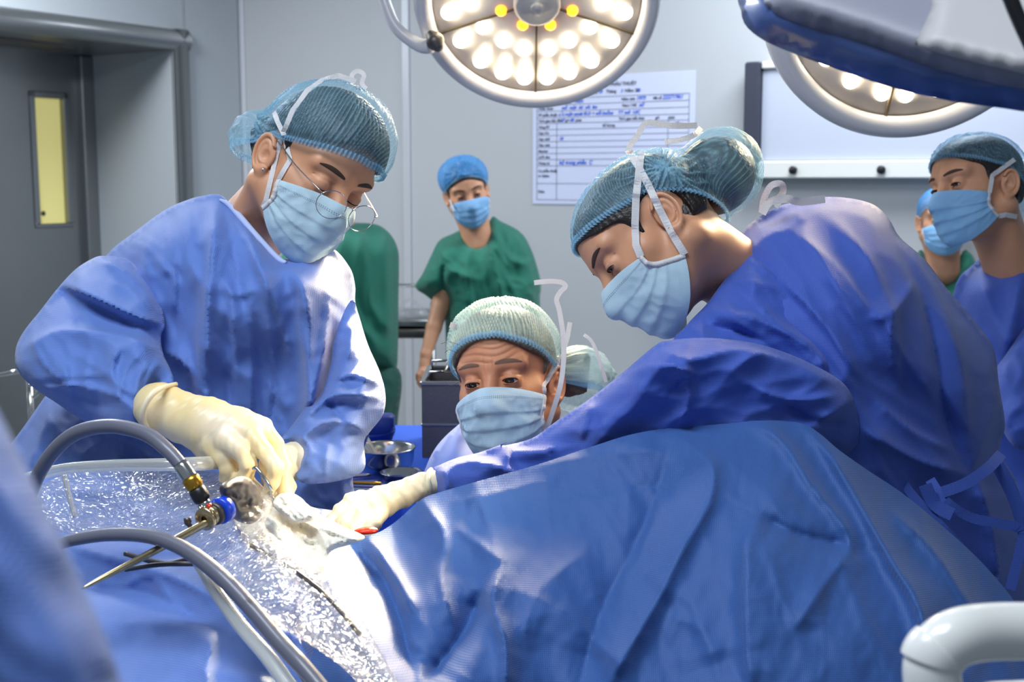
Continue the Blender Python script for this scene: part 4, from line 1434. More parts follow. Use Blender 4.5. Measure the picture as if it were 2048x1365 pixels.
# right gloved hand, seen from its back, holding forceps
hand('glove', [[(318, 815, 1.64, 50), (372, 838, 1.63, 50), (415, 852, 1.62, 53)],
               [(415, 850, 1.62, 53), (470, 862, 1.61, 46), (500, 868, 1.60, 36)],
               [(430, 895, 1.62, 40), (475, 900, 1.61, 36)],
               [(480, 842, 1.62, 28), (526, 852, 1.62, 17), (552, 890, 1.61, 15.5), (569, 935, 1.60, 14), (568, 985, 1.59, 12), (562, 1008, 1.585, 10)],
               [(470, 862, 1.60, 30), (504, 872, 1.585, 20), (530, 905, 1.57, 17), (552, 938, 1.56, 16), (545, 965, 1.565, 14), (532, 992, 1.57, 11)],
               [(455, 880, 1.59, 30), (482, 900, 1.575, 20), (497, 930, 1.57, 17), (492, 952, 1.575, 15), (470, 962, 1.59, 12)],
               [(430, 890, 1.60, 30), (447, 915, 1.59, 19), (456, 938, 1.59, 16), (450, 955, 1.60, 13)],
               [(430, 900, 1.66, 26), (480, 950, 1.66, 18), (515, 985, 1.63, 14), (535, 1000, 1.61, 11)]],
     M['glove'], s1, h=.0020, k=.011, extra=creases((318, 815, 1.64), (470, 880, 1.61), .00055, 330))
pc = [(300, 772, 1.63), (290, 800, 1.62), (285, 835, 1.62), (300, 868, 1.63)]
# rolled cuff
rc_ = Pn([(352, 768, 1.645), (320, 778, 1.60), (296, 800, 1.585), (286, 832, 1.59), (296, 860, 1.61), (310, 868, 1.66), (330, 850, 1.69), (348, 800, 1.69), (352, 768, 1.645)])
tube('glove_cuff', rc_, [.0025, .0035, .004, .004, .0035, .003, .003, .003, .0025], M['glove_r'], s1, 14, 6)
hand('glove', [[(598, 922, 1.69, 40), (572, 925, 1.68, 36), (555, 930, 1.68, 34)], [(555, 930, 1.68, 32), (548, 960, 1.67, 24), (556, 1000, 1.63, 14)], [(555, 940, 1.67, 26), (575, 975, 1.63, 16), (572, 1010, 1.61, 12)]],
     M['glove_r'], s1, h=.0028, extra=creases((598, 922, 1.69), (555, 930, 1.68), .0010, 420))
fc = empty('forceps', P(520, 960, 1.56), 'steel forceps handle held in the gloved fingers of the left person', 'forceps')
ptube('finger_ring', [(506, 938, 1.555, 3.0), (512, 936, 1.552, 3.6), (524, 950, 1.548, 3.8), (537, 970, 1.548, 3.8), (543, 983, 1.553, 3.6), (538, 986, 1.562, 3.2)], M['steel_b'], fc, 12, 8)
ptube('shank', [(538, 986, 1.562, 3.2), (552, 1004, 1.565, 3), (566, 1022, 1.555, 2.4), (575, 1036, 1.55, 1.6)], M['steel_b'], fc, 10, 4)

# ------------------------------------------------------------------ person: surgeon leaning in from the right
s2 = empty('person', P(1750, 2330, 1.75), 'person in dark blue gown leaning far forward from the right with a white taped mask', 'person')
H2 = Head([[-0.0905, 0.7087, -0.6997], [-0.9469, 0.1565, 0.281], [0.3086, 0.688, 0.6569]], [0.2034, 1.7497, 0.1431], s2, 1.0)
f2 = face_sdf(eye=.0034, gz=-.002, neck=tuple(H2.inv(P(1480, 560, 1.80))))
b2 = make_head(H2, f2, eye=.0034, gz=-.002, gaze=(0, -1, -.35), lo=(-.12, -.135, -.24), hi=(.12, .2, .13))
bun2 = H2.inv(P(1432, 352, 1.80))
sk2 = skull_sdf(bun=[(*bun2, .052, .055, .052, .035)])
hair2 = make_hair(H2, sk2, f2, .070, M['hair'], sides=-.03, extra=lambda p: sell(p, bun2, (.056, .060, .055)))
cap2 = make_cap(H2, skull_sdf(bun=[(*bun2, .062, .066, .060, .035)]), 30, 15, -40, [((.80, .45, .18), 1.0), ((-.78, .35, .22), .8)], M['cap'], M['band'], puffy=.004, NS=100, tuck=.005)
m2 = make_mask(H2, M['mask'], amax=60, amaxb=92, side_bot=-.060, conc=.17, bpow=3.2)
dr = Drape([b2, cap2, m2, hair2])
dr.tape('mask_tie', [topx(H2.mask_corner[(1, 0.)]), (1272, 490), (1270, 448), (1272, 396), (1276, 361), (1280, 325), (1283, 303)], 15, m2)
t = dr.tape('mask_tie', [topx(H2.mask_corner[(1, 1.)]), (1364, 500), (1343, 466), (1318, 417), (1297, 371), (1276, 332), (1256, 300)], 15, m2)
dk = 1.74
pribbon('mask_tie_end', [(1256, 302, dk), (1262, 288, dk), (1276, 270, dk), (1291, 247, dk), (1318, 248, dk), (1350, 252, dk), (1394, 251, dk + .01)], 12, M['tie'], m2)
pribbon('mask_tie_end', [(1402, 256, dk + .02), (1388, 270, dk), (1360, 280, dk), (1330, 284, dk + .01)], 11, M['tie'], m2)
tor = [(1528, 428), (1560, 412), (1600, 402), (1650, 394), (1702, 397), (1748, 410), (1778, 438), (1800, 475), (1850, 520), (1900, 585), (1955, 650), (1988, 700), (1998, 770), (2010, 850), (2000, 905), (2035, 970), (2065, 1100), (2100, 1400), (2180, 1900), (2200, 2330),
       (1750, 2350), (1470, 2330), (1450, 1700), (1420, 1200), (1400, 980), (1380, 850), (1385, 720), (1412, 620), (1440, 560), (1462, 505), (1490, 458)]
fo = [([(1560, 560), (1640, 640), (1720, 760)], .012, 26, 6), ([(1660, 430), (1740, 520), (1790, 640), (1800, 740)], .012, 7, 34), ([(1750, 800), (1820, 860), (1900, 900)], .012, 6, 24), ([(1600, 470), (1680, 540), (1750, 640)], .010, 6, 26),
      ([(1778, 440), (1800, 500), (1840, 580), (1872, 700), (1890, 820), (1925, 930)], -.022, 24, 12), ([(1760, 430), (1830, 520), (1880, 600), (1920, 720), (1940, 860)], .028, 10, 45),
      ([(1560, 440), (1640, 420), (1720, 430), (1775, 470)], .014, 16, 24), ([(1830, 560), (1790, 620), (1740, 640)], .012, 16, 12), ([(1800, 590), (1780, 680), (1800, 760)], .012, 10, 16),
      ([(1730, 860), (1830, 920), (1925, 950)], .020, 24, 14), ([(1740, 600), (1800, 700), (1870, 800)], .012, 30, 14), ([(1980, 700), (1990, 800), (1960, 900), (1940, 940)], .022, 14, 26),
      ([(1950, 950), (1980, 1050), (2000, 1180)], .02, 14, 14), ([(1500, 505), (1540, 470), (1600, 455)], .010, 12, 14), ([(1640, 520), (1700, 620), (1760, 760)], .010, 40, 20)]
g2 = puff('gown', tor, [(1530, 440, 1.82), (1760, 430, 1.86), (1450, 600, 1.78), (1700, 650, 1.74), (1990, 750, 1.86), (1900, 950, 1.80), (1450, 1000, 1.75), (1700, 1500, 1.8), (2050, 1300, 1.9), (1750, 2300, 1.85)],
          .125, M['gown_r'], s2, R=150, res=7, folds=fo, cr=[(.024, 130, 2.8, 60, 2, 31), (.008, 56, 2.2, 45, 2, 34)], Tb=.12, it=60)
sA = [(1500, 508), (1470, 535), (1440, 572), (1412, 610), (1374, 650), (1345, 700), (1420, 800), (1540, 880), (1640, 905), (1700, 895), (1726, 850), (1721, 785), (1685, 705), (1640, 630), (1590, 565), (1545, 522)]
fA = [([(1500, 515), (1560, 560), (1620, 630), (1680, 720), (1715, 800)], .012, 8, 8), ([(1480, 560), (1560, 580), (1620, 640)], .014, 10, 24), ([(1420, 620), (1520, 640), (1610, 690), (1660, 740)], .018, 12, 30),
      ([(1400, 650), (1500, 672), (1600, 740)], -.012, 12, 14), ([(1510, 600), (1560, 650), (1640, 700)], .010, 8, 12), ([(1640, 700), (1655, 780), (1700, 830)], .010, 8, 12)]
puff('sleeve', sA, [(1500, 520, 1.74), (1380, 660, 1.66), (1700, 880, 1.66), (1690, 720, 1.68), (1500, 800, 1.62)], .055, M['gown_r'], g2, R=80, res=6, folds=fA, cr=[(.014, 56, 2.8, 40, 2, 41), (.005, 26, 2, 35, 2, 42)], Tb=.06, it=22)
sB = [(1465, 680), (1402, 676), (1340, 681), (1312, 690), (1252, 740), (1182, 796), (1110, 845), (1062, 878), (1004, 892), (1015, 885), (960, 905), (915, 916), (880, 930), (860, 942), (858, 968), (866, 996), (900, 1030), (1000, 1070), (1200, 1060), (1500, 990), (1650, 930), (1712, 892), (1716, 835), (1690, 770), (1610, 722), (1530, 692)]
fB = [([(1310, 695), (1380, 720), (1480, 700), (1600, 730), (1690, 775)], .020, 14, 34), ([(1250, 745), (1310, 730), (1372, 740), (1385, 760)], .018, 8, 30), ([(1375, 755), (1378, 800), (1360, 850)], .010, 10, 14),
      ([(1500, 770), (1580, 800), (1680, 790)], .014, 10, 24), ([(1560, 800), (1620, 840), (1700, 850)], -.010, 10, 12), ([(1180, 800), (1175, 840), (1160, 880)], .010, 10, 14),
      ([(862, 950), (930, 925), (1000, 935), (1060, 960)], .016, 8, 18), ([(885, 935), (895, 970), (890, 1010)], .012, 6, 12), ([(1000, 893), (1060, 905), (1120, 895)], .014, 6, 16), ([(1010, 900), (1020, 940), (1040, 960)], .010, 8, 8)]
puff('sleeve', sB, [(1450, 700, 1.56), (1700, 830, 1.60), (1300, 800, 1.58), (1100, 900, 1.66), (870, 970, 1.66), (1200, 1050, 1.64), (1500, 980, 1.6)], .05, M['gown_r'], g2, R=75, res=6, folds=fB, cr=[(.016, 80, 2.6, -25, 2, 51), (.005, 34, 2, -15, 2, 52)], Tb=.05, it=20)
# ties of the gown: neck bow and waist belt
pribbon('neck_tie', [(1524, 425, 1.76), (1528, 398, 1.75), (1542, 372, 1.74), (1562, 368, 1.74), (1566, 384, 1.75), (1552, 404, 1.75), (1560, 412, 1.75)], 13, M['tie'], g2)
pribbon('neck_tie', [(1524, 428, 1.75), (1540, 404, 1.75), (1575, 398, 1.75), (1600, 404, 1.76), (1650, 398, 1.78)], 16, M['tie'], g2)
bd = 1.62
for pts, wd in (([(1885, 985, bd), (1930, 968, bd), (1975, 938, bd + .02), (2003, 908, bd + .06)], 22), ([(1860, 960, bd + .02), (1890, 1002, bd), (1940, 1035, bd), (2000, 1048, bd), (2044, 1062, bd), (2038, 1110, bd), (2020, 1180, bd)], 20),
                ([(1790, 935, bd + .04), (1820, 985, bd + .02), (1880, 1050, bd), (1925, 1100, bd), (1960, 1150, bd), (1996, 1165, bd)], 18), ([(1850, 970, bd), (1870, 1010, bd), (1905, 1030, bd - .01)], 26), ([(1995, 930, bd + .04), (2030, 1000, bd + .04), (2060, 1100, bd + .04)], 26)):
    pribbon('belt', pts, wd, M['gown_r'], g2)
# her gloved hand
hand('glove', [[(868, 966, 1.655, 25), (838, 975, 1.65, 26), (800, 990, 1.64, 27), (765, 1003, 1.63, 29)],
               [(765, 1005, 1.63, 28), (725, 1010, 1.61, 26)],
               [(740, 1015, 1.62, 24), (705, 1003, 1.60, 17), (682, 1022, 1.59, 14), (660, 1048, 1.58, 11), (646, 1066, 1.57, 9)],
               [(735, 1020, 1.61, 20), (706, 1020, 1.59, 14), (690, 1045, 1.575, 12), (676, 1072, 1.57, 9)],
               [(745, 1028, 1.61, 18), (725, 1040, 1.59, 14), (712, 1062, 1.575, 11), (700, 1082, 1.57, 9)],
               [(760, 1028, 1.61, 18), (748, 1048, 1.59, 13), (735, 1070, 1.58, 10)],
               [(760, 1000, 1.66, 18), (710, 1000, 1.66, 12), (672, 1030, 1.63, 10), (650, 1052, 1.61, 8)]],
     M['glove_r'], s2, h=.0018, k=.010, extra=creases((868, 966, 1.655), (660, 1040, 1.59), .0011, 260))
tube('glove_cuff', Pn([(862, 940, 1.655), (855, 952, 1.64), (858, 975, 1.635), (866, 992, 1.65), (876, 985, 1.675), (874, 955, 1.68), (862, 940, 1.655)]), [.003, .004, .004, .003, .003, .003, .003], M['glove_r'], s2, 12, 6)

# ------------------------------------------------------------------ person: between the two
s3 = empty('person', P(1010, 2200, 2.12), 'person with lined forehead, greying hair and brightly lit cap, low between the two others', 'person')
H3 = Head([[0.9499, 0.2906, -0.1149], [-0.2832, 0.956, 0.0766], [0.1321, -0.0402, 0.9904]], [-0.0077, 2.009, -0.075], s3, 1.0)
f3 = face_sdf(eye=.0042, gz=-.001, wrinkle=.0011, neck=tuple(H3.inv(P(1090, 960, 2.10))))
b3 = make_head(H3, f3, h=.0017, skin='skin2', eye=.0042, gz=-.001, gaze=(-.2, -1, -.35), browtilt=.004, hairc='brow_g')
bun3 = H3.inv(P(1150, 760, 2.10))
hair3 = make_hair(H3, skull_sdf(bun=[(*bun3, .048, .048, .048, .03), (0, .0, .066, .073, .080, .064, .03)]), f3, .075, M['hair_g'], temple=-.012)
cap3 = make_cap(H3, skull_sdf(bun=[(*bun3, .054, .055, .056, .03), (0, .0, .07, .078, .085, .068, .03)]), 30, 4, -34, [((.80, .50, -.1), 1.0), ((-.8, .5, 0), .8)], M['cap_c'], M['band'])
m3 = make_mask(H3, M['mask'], bot=-.122, side_bot=-.085, amax=66, amaxb=66)
dr = Drape([b3, cap3, m3, hair3])
dr.tape('mask_tie', [topx(H3.mask_corner[(1, 0.)]), (1088, 772), (1106, 740), (1124, 710), (1135, 674), (1140, 645)], 10, m3)
dq = 1.93
pribbon('mask_tie', [(*topx(H3.mask_corner[(1, 1.)]), 1.96), (1116, 790, dq), (1126, 735, dq), (1127, 679, dq), (1119, 623, dq), (1113, 600, dq), (1121, 584, dq), (1131, 573, dq), (1122, 565, dq), (1098, 563, dq), (1068, 566, dq)], 10, M['tie'], m3)
pribbon('mask_tie_end', [(1168, 670, 2.0), (1184, 684, 1.99), (1199, 721, 1.98), (1212, 765, 1.98)], 7, M['tie'], m3)
pribbon('mask_tie_end', [(916, 656, 1.97), (900, 650, 1.96)], 12, M['tie'], m3)
puff('gown', [(935, 842), (905, 860), (872, 895), (850, 940), (835, 1000), (800, 1150), (830, 1500), (830, 2200), (1010, 2210), (1300, 2200), (1300, 1500), (1270, 1100), (1240, 930), (1190, 845), (1140, 870), (1080, 940), (990, 930), (950, 880)],
     [(930, 850, 2.12), (850, 1000, 2.12), (1200, 900, 2.14), (1050, 1000, 2.05), (1000, 2200, 2.15)], .10, M['gown_s'], s3, R=110, res=9, folds=[([(930, 850), (905, 900), (870, 960)], .014, 14, 12), ([(960, 880), (950, 940), (940, 1000)], .012, 14, 12)], cr=[(.005, 60, 2, 110, 1, 61)], it=40)
# loose hairs at her temple
for pts in (([(918, 690, 1.93), (900, 684, 1.92), (882, 688, 1.92)]), ([(915, 706, 1.93), (898, 700, 1.92), (890, 706, 1.92)]), ([(917, 735, 1.93), (900, 745, 1.92), (881, 742, 1.92)]), ([(918, 765, 1.93), (903, 772, 1.92), (893, 768, 1.92)])):
    ptube('stray_hair', [p + (.6,) for p in pts], M['hair_g'], s3, 5, 6)

# ------------------------------------------------------------------ person in green by the wall
s4 = empty('person', P(950, 1125, 4.78), 'person in dark green short-sleeved scrubs and blue cap facing us by the back wall', 'person')
H4 = Head([[0.97, -0.149, -0.1921], [0.0784, 0.9396, -0.3333], [0.2302, 0.3082, 0.9231]], [-0.1712, 4.6974, 0.5606], s4, 1.0)
f4 = face_sdf(eye=.0035, neck=tuple(H4.inv(P(958, 490, 4.76))))


def cones_geo(chains, h, k):
    ch = []
    for c in chains:
        a = np.array(c, float); ch.append((Pn(a[:, :3]), a[:, 3] * a[:, 2] / FOC))
    allp = np.vstack([c[0] for c in ch]); R = max(c[1].max() for c in ch)

    def f(q):
        d = None
        for p, r in ch:
            for i in range(len(p) - 1):
                s = scone(q, p[i], p[i + 1], r[i], r[i + 1])
                d = s if d is None else smin(d, s, k)
        return d
    V, F = nets(f, allp.min(0) - R - .01, allp.max(0) + R + .01, h)
    return V, fixwind(V - V.mean(0), F)


arm = cones_geo([[(900, 520, 4.78, 22), (885, 600, 4.74, 19), (868, 655, 4.7, 15.5), (852, 710, 4.66, 11.5), (849, 730, 4.65, 10)],
                 [(849, 728, 4.65, 10), (848, 745, 4.64, 11), (846, 755, 4.63, 10)], [(842, 752, 4.63, 5), (838, 765, 4.62, 4), (840, 772, 4.62, 3.2)], [(846, 756, 4.63, 5), (845, 770, 4.62, 4), (846, 778, 4.62, 3.2)],
                 [(851, 756, 4.63, 5), (852, 769, 4.62, 4), (851, 776, 4.62, 3.2)], [(856, 752, 4.64, 4.5), (858, 763, 4.63, 3.5), (857, 770, 4.63, 3)], [(842, 742, 4.62, 5), (836, 750, 4.61, 4), (834, 758, 4.61, 3.4)]], .0045, .008)
make_head(H4, f4, h=.0035, eye=.0035, body_extra=arm)
make_hair(H4, skull_sdf(), f4, .070, M['hair'], h=.005)
make_cap(H4, skull_sdf(bun=[(0, .04, .06, .085, .09, .07, .03)]), 34, -2, -28, [((0, -.85, .62), 1.0)], M['cap_b'], M['band'], NT=160, NS=30, stripe=60, ruffle=60, tuck=.007)
m4 = make_mask(H4, M['mask_d'], NU=40, NV=30, stitch=False)
pribbon('mask_tie', [(917, 336, 4.64), (916, 330, 4.64), (918, 323, 4.64)], 6, M['tie'], m4)
pribbon('mask_tie', [(899, 400, 4.66), (903, 409, 4.63), (908, 422, 4.62)], 3, M['tie'], m4)
puff('scrub_top', [(930, 458), (905, 468), (878, 482), (862, 512), (845, 548), (830, 574), (850, 590), (872, 604), (888, 590), (890, 640), (892, 700), (897, 760), (910, 800), (1000, 806), (1090, 800), (1085, 700), (1080, 600), (1082, 580), (1079, 552), (1062, 498), (1040, 464), (1000, 442), (984, 434), (968, 470), (950, 486), (942, 474)],
     [(930, 460, 4.80), (1050, 480, 4.80), (850, 570, 4.76), (960, 700, 4.78)], .13, M['green'], s4, R=55, res=5, folds=[([(945, 486), (935, 540), (945, 620)], .02, 8, 10), ([(990, 440), (985, 520), (1010, 600)], .02, 10, 12), ([(890, 520), (885, 560), (890, 600)], -.03, 5, 6), ([(880, 490), (900, 540), (960, 560)], .015, 10, 10)],
     cr=[(.012, 50, 2, 80, 1, 71), (.006, 20, 2, 60, 1, 72)], Tb=.11, it=20)
puff('scrub_trousers', [(905, 780), (915, 900), (925, 1000), (930, 1120), (975, 1122), (990, 960), (1003, 1122), (1050, 1120), (1075, 950), (1085, 785), (1000, 770)], [(1000, 800, 4.8), (990, 1100, 4.8)], .09, M['green_d'], s4, R=40, res=8, cr=[(.008, 30, 2, 90, 1, 73)])
s6 = empty('person', P(700, 1165, 4.45), 'person in dark green scrubs turned away behind the bending surgeon', 'person')
puff('scrub_top', [(700, 446), (660, 450), (600, 470), (560, 520), (550, 640), (580, 735), (640, 732), (700, 736), (755, 736), (790, 742), (796, 700), (797, 600), (798, 540), (796, 500), (780, 468), (752, 449)],
     [(700, 460, 4.45), (790, 560, 4.5), (700, 700, 4.45)], .13, M['green'], s6, R=60, res=6, folds=[([(770, 470), (772, 560), (775, 680)], .02, 12, 10), ([(720, 460), (735, 560), (740, 700)], .012, 12, 16)], cr=[(.012, 50, 2.4, 85, 1, 75)], Tb=.12, it=24)
puff('scrub_trousers', [(590, 720), (600, 900), (610, 1160), (670, 1162), (690, 960), (715, 1164), (765, 1160), (785, 980), (795, 850), (797, 738), (700, 720)], [(700, 800, 4.5), (700, 1150, 4.5)], .09, M['green_d'], s6, R=40, res=8, cr=[(.01, 40, 2, 90, 1, 76)])
V, F = nets(lambda q: smin(sell(q, tuple(P(664, 424, 4.45)), (.078, .095, .12)), scone(q, P(672, 450, 4.46), P(700, 520, 4.47), .055, .07), .03), P(664, 424, 4.45) - .2, P(664, 424, 4.45) + .2, .008, 1)
mk('body', V, fixwind(V - V.mean(0), F), M['skin'], s6)
V, F = sphere_geo(P(662, 414, 4.45), (.088, .105, .105), 32, 20)
mk('cap', V, F, M['cap_b'], s6, attrs={'pleat': np.abs(np.sin(np.arange(len(V)) * .7))})

# ------------------------------------------------------------------ two people at the right edge
s5 = empty('person', P(2080, 1740, 2.75), 'person in blue gown and mask watching from behind at the right edge', 'person')
H5 = Head([[0.362, 0.9252, -0.1138], [-0.92, 0.3742, 0.1164], [0.1503, 0.0625, 0.9867]], [0.9862, 2.6217, 0.318], s5, 1.0)
f5 = face_sdf(eye=.0042, neck=tuple(H5.inv(P(2030, 560, 2.68))))
b5 = make_head(H5, f5, eye=.0042, gaze=(-.1, -1, -.1))
hair5 = make_hair(H5, skull_sdf(), f5, .072, M['hair'])
cap5 = make_cap(H5, skull_sdf(bun=[(0, .11, -.01, .065, .065, .065, .03)]), 28, 12, -34, [((.1, -.95, .45), .7), ((0, .9, -.1), .8)], M['cap'], M['band'], NT=300, NS=60)
m5 = make_mask(H5, M['mask_d'], stitch=False, amaxb=84, side_bot=-.07, conc=.12)
dr = Drape([b5, cap5, m5, hair5])
dr.tape('mask_tie', [topx(H5.mask_corner[(1, 0.)]), (1985, 351), (2029, 319)], 9, m5)
dr.tape('mask_tie', [topx(H5.mask_corner[(1, 1.)]), (2012, 430), (2034, 434)], 10, m5)
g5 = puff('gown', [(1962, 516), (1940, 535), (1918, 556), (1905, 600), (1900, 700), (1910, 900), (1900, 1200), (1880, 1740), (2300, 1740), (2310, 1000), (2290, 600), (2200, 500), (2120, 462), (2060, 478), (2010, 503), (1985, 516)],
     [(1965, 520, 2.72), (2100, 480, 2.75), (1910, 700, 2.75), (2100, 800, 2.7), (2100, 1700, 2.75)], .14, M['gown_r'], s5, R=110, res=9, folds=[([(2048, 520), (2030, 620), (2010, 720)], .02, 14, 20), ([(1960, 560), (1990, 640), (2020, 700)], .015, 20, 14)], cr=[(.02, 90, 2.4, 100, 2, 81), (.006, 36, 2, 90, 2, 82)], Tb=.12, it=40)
puff('sleeve', [(2120, 560), (2060, 640), (2010, 712), (1992, 740), (1990, 790), (2000, 850), (2040, 900), (2110, 870), (2200, 760), (2200, 600)], [(2100, 600, 2.62), (2010, 800, 2.5), (2100, 850, 2.5)], .06, M['gown_r'], g5, R=60, res=8, folds=[([(2050, 670), (2010, 730), (2000, 790)], .012, 12, 14), ([(2060, 800), (2020, 830), (2010, 860)], .012, 10, 10)], cr=[(.007, 40, 2, 130, 1, 83)], it=16)
tube('collar', [Drape([g5]).near(*q) for q in ((1962, 522, 2.7), (1985, 523, 2.7), (2015, 511, 2.7), (2050, 492, 2.7))], .004, M['trim'], g5, 10, 5)

s7 = empty('person', P(1890, 1070, 5.0), 'person in green v-neck scrubs half hidden behind the watching person at right', 'person')
H7 = Head([[0.98, 0.18, -0.05], [-0.18, 0.97, -0.1], [0.03, 0.11, 0.99]], [(1884 - CXP) / FOC * 4.45, 4.45, -(444 - CYP) / FOC * 4.45], s7, 1.0)
f7 = face_sdf(eye=.004, neck=tuple(H7.inv(P(1888, 545, 4.5))))
make_head(H7, f7, h=.004, eye=.004)
make_cap(H7, skull_sdf(), 30, 0, -30, [((0, -.8, .5), .8)], M['cap_b'], M['band'], NT=120, NS=24, stripe=60, ruffle=50)
make_mask(H7, M['mask_d'], NU=36, NV=26, stitch=False)
puff('scrub_top', [(1842, 500), (1825, 520), (1815, 570), (1810, 700), (1820, 900), (1960, 900), (1965, 700), (1960, 560), (1950, 520), (1932, 500), (1922, 510), (1905, 545), (1890, 568), (1868, 548), (1852, 515)], [(1840, 520, 4.5), (1940, 520, 4.5), (1890, 800, 4.5)], .11, M['green'], s7, R=50, res=7, cr=[(.01, 40, 2, 90, 1, 85)])
puff('scrub_trousers', [(1822, 880), (1830, 1190), (1880, 1190), (1892, 960), (1905, 1190), (1955, 1190), (1960, 880)], [(1890, 900, 4.5), (1890, 1190, 4.5)], .09, M['green_d'], s7, R=40, res=9)


# ------------------------------------------------------------------ operating table, drapes and the field
def pz(px, py, z):
    d = P(px, py, 1.0) - CO
    return (px, py, (z - 1.5) / d[2])


def Pz(px, py, z): return P(*pz(px, py, z))


ot = empty('operating_table', (.0, 1.55, 0), 'operating table hidden under the blue drapes', 'operating table')
V, F = box_geo((-.19, 1.42, .90), (.86, .30, .10), bev=.02)
mk('mattress', V, F, M['black'], ot)
V, F = box_geo((-.19, 1.42, .82), (.86, .30, .06), bev=.01)
mk('top_frame', V, F, M['steel'], ot)
V, F = box_geo((-.19, 1.42, .42), (.34, .28, .76), bev=.03)
mk('column', V, F, M['steel'], ot)
V, F = box_geo((-.19, 1.42, .05), (.8, .30, .10), bev=.03)
mk('foot', V, F, M['steel'], ot)

# pale drape over the near and left part
ol = [(-200, 1010), (0, 960), (160, 935), (300, 930), (430, 935), (520, 975), (600, 1010), (690, 1030), (760, 1090), (830, 1180), (880, 1365), (900, 1700), (880, 2300), (300, 2500), (-300, 2500), (-320, 1500)]
fl_ = [([(140, 1095), (230, 1120), (330, 1150), (420, 1190), (520, 1250), (600, 1330)], .022, 26, 14), ([(150, 1180), (300, 1190), (420, 1255)], -.016, 18, 18), ([(230, 1250), (340, 1245), (430, 1258)], .022, 12, 40),
       ([(430, 1258), (420, 1310), (410, 1400)], .018, 10, 22), ([(240, 1175), (300, 1150), (340, 1200), (370, 1240)], .010, 12, 12), ([(660, 1090), (720, 1180), (770, 1290), (800, 1400)], .02, 14, 26),
       ([(640, 1180), (650, 1280), (700, 1400)], -.02, 24, 24), ([(540, 1250), (600, 1290), (640, 1400)], .018, 18, 14), ([(260, 1020), (330, 1040), (420, 1035)], .014, 10, 16), ([(60, 1000), (160, 985), (260, 990)], .010, 14, 12)]
dl = puff('surgical_drape', ol, [(-200, 1010, 1.72), (160, 935, 1.75), (430, 940, 1.74), (600, 1010, 1.66), pz(690, 1040, 1.04), pz(300, 1100, 1.02), pz(0, 1150, .99), pz(600, 1180, 1.02), pz(100, 1365, .96), pz(600, 1365, .97), pz(830, 1300, .95), (300, 1700, 1.12), (300, 2400, 1.12), (-200, 2300, 1.12), (850, 2200, 1.15), (860, 1500, 1.2)],
          0.0, M['drape_l'], None, res=8, folds=fl_, cr=[(.016, 130, 2.4, 25, 2, 91), (.0015, 40, 2, 60, 1, 92)], open_=True, base=(0, 1.3, .05))
tag(dl, 'pale blue drape with soft creases covering the near left side of the table', 'surgical drape')

# the deeper blue mound over the patient's raised legs
om = [(622, 1100), (655, 1078), (700, 1078), (750, 1068), (790, 1045), (842, 1000), (880, 985), (960, 962), (1040, 940), (1100, 922), (1180, 895), (1260, 870), (1340, 856), (1400, 852), (1470, 846), (1510, 842), (1560, 842), (1606, 848), (1640, 868), (1680, 902), (1740, 944), (1802, 985), (1870, 1040), (1943, 1105), (1990, 1155), (2030, 1205),
      (2090, 1300), (2160, 1500), (2240, 1900), (2250, 2300), (1500, 2350), (700, 2300), (640, 1800), (600, 1500), (610, 1365), (640, 1250), (640, 1150)]
fm = [([(1340, 858), (1390, 900), (1425, 935), (1420, 1000), (1375, 1080), (1310, 1210), (1240, 1330), (1200, 1420)], .026, 26, 80),
      ([(1335, 900), (1310, 1000), (1260, 1110), (1200, 1230), (1150, 1400)], -.024, 70, 45),
      ([(1604, 850), (1665, 920), (1720, 1010), (1780, 1120), (1830, 1200), (1860, 1300), (1900, 1420)], .032, 50, 18),
      ([(1780, 1020), (1870, 1110), (1930, 1200), (1990, 1290)], .020, 22, 22), ([(1500, 850), (1560, 880), (1620, 970), (1690, 1060), (1700, 1110)], .016, 24, 14),
      ([(1520, 1030), (1600, 1070), (1700, 1090)], -.014, 16, 60), ([(1700, 1100), (1640, 1180), (1590, 1260)], .012, 20, 30),
      ([(845, 1002), (880, 1050), (890, 1090), (884, 1160), (905, 1250)], .016, 14, 40), ([(905, 1050), (960, 1090), (1010, 1130)], .009, 16, 24), ([(1005, 1130), (985, 1200), (1010, 1290), (1010, 1400)], .022, 26, 16),
      ([(960, 1180), (930, 1260), (850, 1365)], -.030, 24, 30), ([(700, 1085), (760, 1150), (800, 1240), (830, 1365)], -.022, 18, 22), ([(740, 1080), (800, 1170), (830, 1230)], .016, 20, 10),
      ([(1060, 940), (1180, 915), (1300, 900), (1345, 930)], .008, 20, 30), ([(900, 1010), (1000, 985), (1120, 960)], .006, 16, 30), ([(1180, 1100), (1080, 1180), (1040, 1300)], .010, 50, 30),
      ([(1500, 1050), (1490, 1200), (1500, 1400)], .014, 60, 16), ([(660, 1085), (640, 1130), (620, 1200)], .012, 10, 14), ([(1330, 1230), (1400, 1260), (1430, 1330)], .008, 50, 50)]
